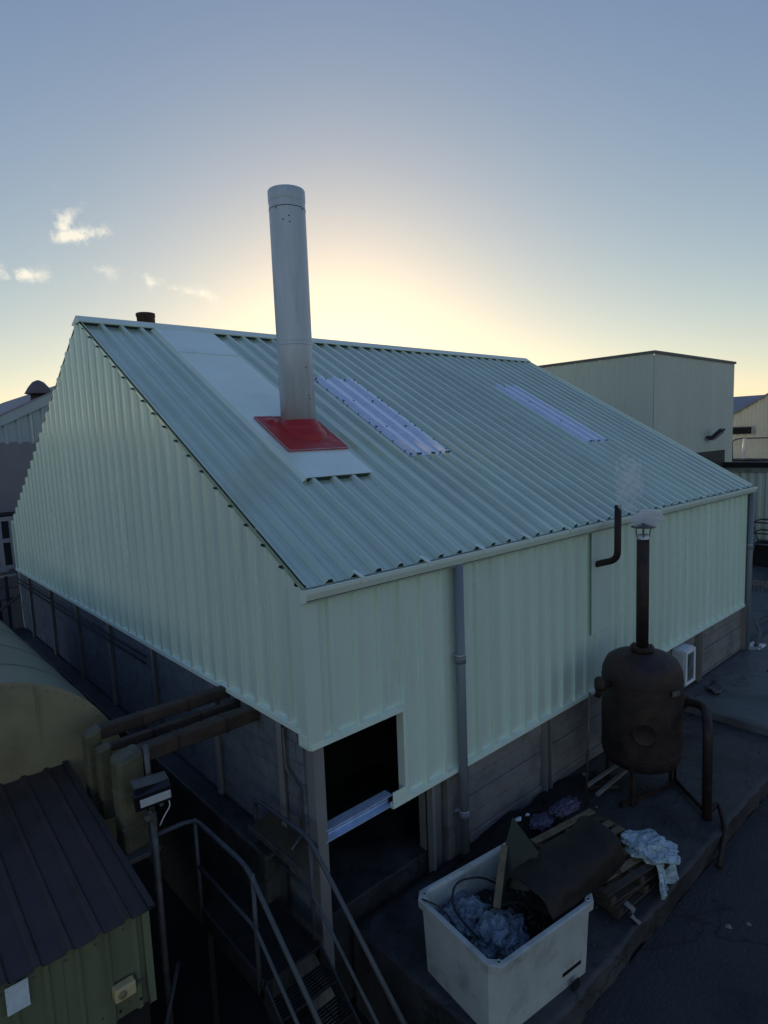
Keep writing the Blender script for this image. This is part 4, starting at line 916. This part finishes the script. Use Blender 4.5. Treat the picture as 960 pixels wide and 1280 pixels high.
b = MB(); b.box(23.86, 24.1, -9.5, 4.6, 3.725, 3.93); b.build('fascia', DARK, AX)
b = MB(); b.box(24.1, 40, -9.5, 4.6, 3.6, 3.80); b.box(25.5, 40, 4.6, 9, 3.6, 3.80); b.build('flat_roof', FROOF, AX)
b = MB(); b.tube([(28.0, 5.22, 3.8), (28.0, 5.18, 4.80)], .06, 10); b.lathe((28, 5.22, 3.8), (0, 0, 1), [(0, .35), (.06, .30)], 12); vp = b.build('vent_pipe', WHITEP); tag(vp, 'thin white vent pipe standing on the flat annex roof', 'vent pipe')
b = MB(); b.tube([(29.0, 6.02, 3.8), (29.0, 6.04, 4.70), (29.0, 5.7, 4.78), (29.0, -4, 4.78)], .03, 8, .25); tag(b.build('roof_rail', GREYM), 'dark guard rail along the flat annex roof in front of the beige gable', 'rail')
o = blob((27.3, 4.9, 3.83), (.5, 1.2, .08), 3, .4, 3).build('hose_heap', BLACKP); tag(o, 'flat black heap of hose on the annex roof by the white vent pipe', 'hose')
BG = thing('beige_gabled_shed', (30, 3.2, 0), 'beige ribbed gable shed beyond the annex at the right edge', 'building')
def bz(y): return 7.80-.57*abs(y-3.2)
for k in range(12):
    a, c = -4.0+k*1.0, min(7.0, -3.002+k)
    us = ribprof(a, c, phase=0, pitch=.33, h=.05, wb=.16, wt=.08)
    if a < 3.2 < c: us = sorted(us+[(3.2, 0)])
    wallsheet(BG, us, lambda u, n, z: (30.0-n, u, z), 4.10, lambda u: bz(u)-.05, FARB, solid=0)
b = MB(); b.box(30.04, 44, -4, 7.0, 0, 5.5); b.box(29.8, 30.04, -4, 7, 3.8, 4.12); b.build('shed_core', FARB, BG)
b = MB(); b.add([(29.85, 7.1, bz(7.1)), (29.85, 3.2, bz(3.2)), (29.85, -4, bz(-4)), (44, 7.1, bz(7.1)), (44, 3.2, bz(3.2)), (44, -4, bz(-4))], [(0, 1, 4, 3), (1, 2, 5, 4)]); b.build('roof', FROOF, BG, solid=.08)
b = MB(); b.box(29.90, 29.96, 5.5, 6.9, 4.98, 5.30); w_ = b.build('window', DARK, BG); b = MB(); b.box(29.86, 29.90, 5.42, 5.5, 4.95, 5.33); b.box(29.86, 29.90, 5.5, 6.9, 5.30, 5.34); b.build('window_frame', ALU, w_)
FB = thing('distant_grey_roof', (36, 10, 0), 'distant grey sloping roof between the tall building and the beige gable', 'building')
b = MB(); b.box(34, 46, 4.5, 22, 0, 5.6); b.build('wall', FARB, FB)
b = MB(); b.add([(33.6, 4.2, 5.6), (33.6, 22, 5.6), (40, 22, 7.2), (40, 4.2, 7.2), (46, 22, 5.6), (46, 4.2, 5.6)], [(0, 3, 2, 1), (3, 5, 4, 2)]); b.add([(33.7, 4.4, 5.6), (46, 4.4, 5.6), (40, 4.4, 7.2)], [(0, 1, 2)]); b.build('roof', FROOF, FB, solid=.1)
# steel stillage against the annex
SG = thing('steel_stillage', (22.8, 2.1, .1), 'stack of thin grey steel trolley frames against the annex wall', 'stillage')
for i, (z, n) in enumerate(((.95, 1), (1.35, 1), (1.75, 1))):
    b = MB(); a = .06*i
    c = [(22.3+a, .6, z), (23.3+a, .6, z), (23.3+a, 3.0, z), (22.3+a, 3.0, z), (22.3+a, .6, z)]
    for p, q in zip(c, c[1:]): b.tube([p, q], .03, 6)
    b.build('frame', ALU if i == 0 else GREYM, SG)
for y in (.6, 1.4, 2.2, 3.0):
    b = MB(); b.tube([(22.3, y, .1), (22.3, y-.12, .95)], .03, 6); b.tube([(22.3, y-.3, .95), (22.4, y, 1.75)], .025, 6); b.build('leg', GREYM, SG)
b = MB(); b.box(22.5, 23.6, .4, 3.1, .1, .9); b.build('under_frame_shade', DARK, SG)  # black box added as the shade beneath the frames
b = MB()
for k in range(14): b.tube([(18.5+k*.0, 2.2-k*.12, .07), (18.5, 2.2-k*.12, .45)], .008, 5)
b.bar((18.5, 2.3, .45), (18.5, .5, .45), .02, .02); tag(b.build('low_fence_mesh', GREYM), 'low grey wire fence panel beyond the far downpipe', 'fence')['kind'] = 'stuff'
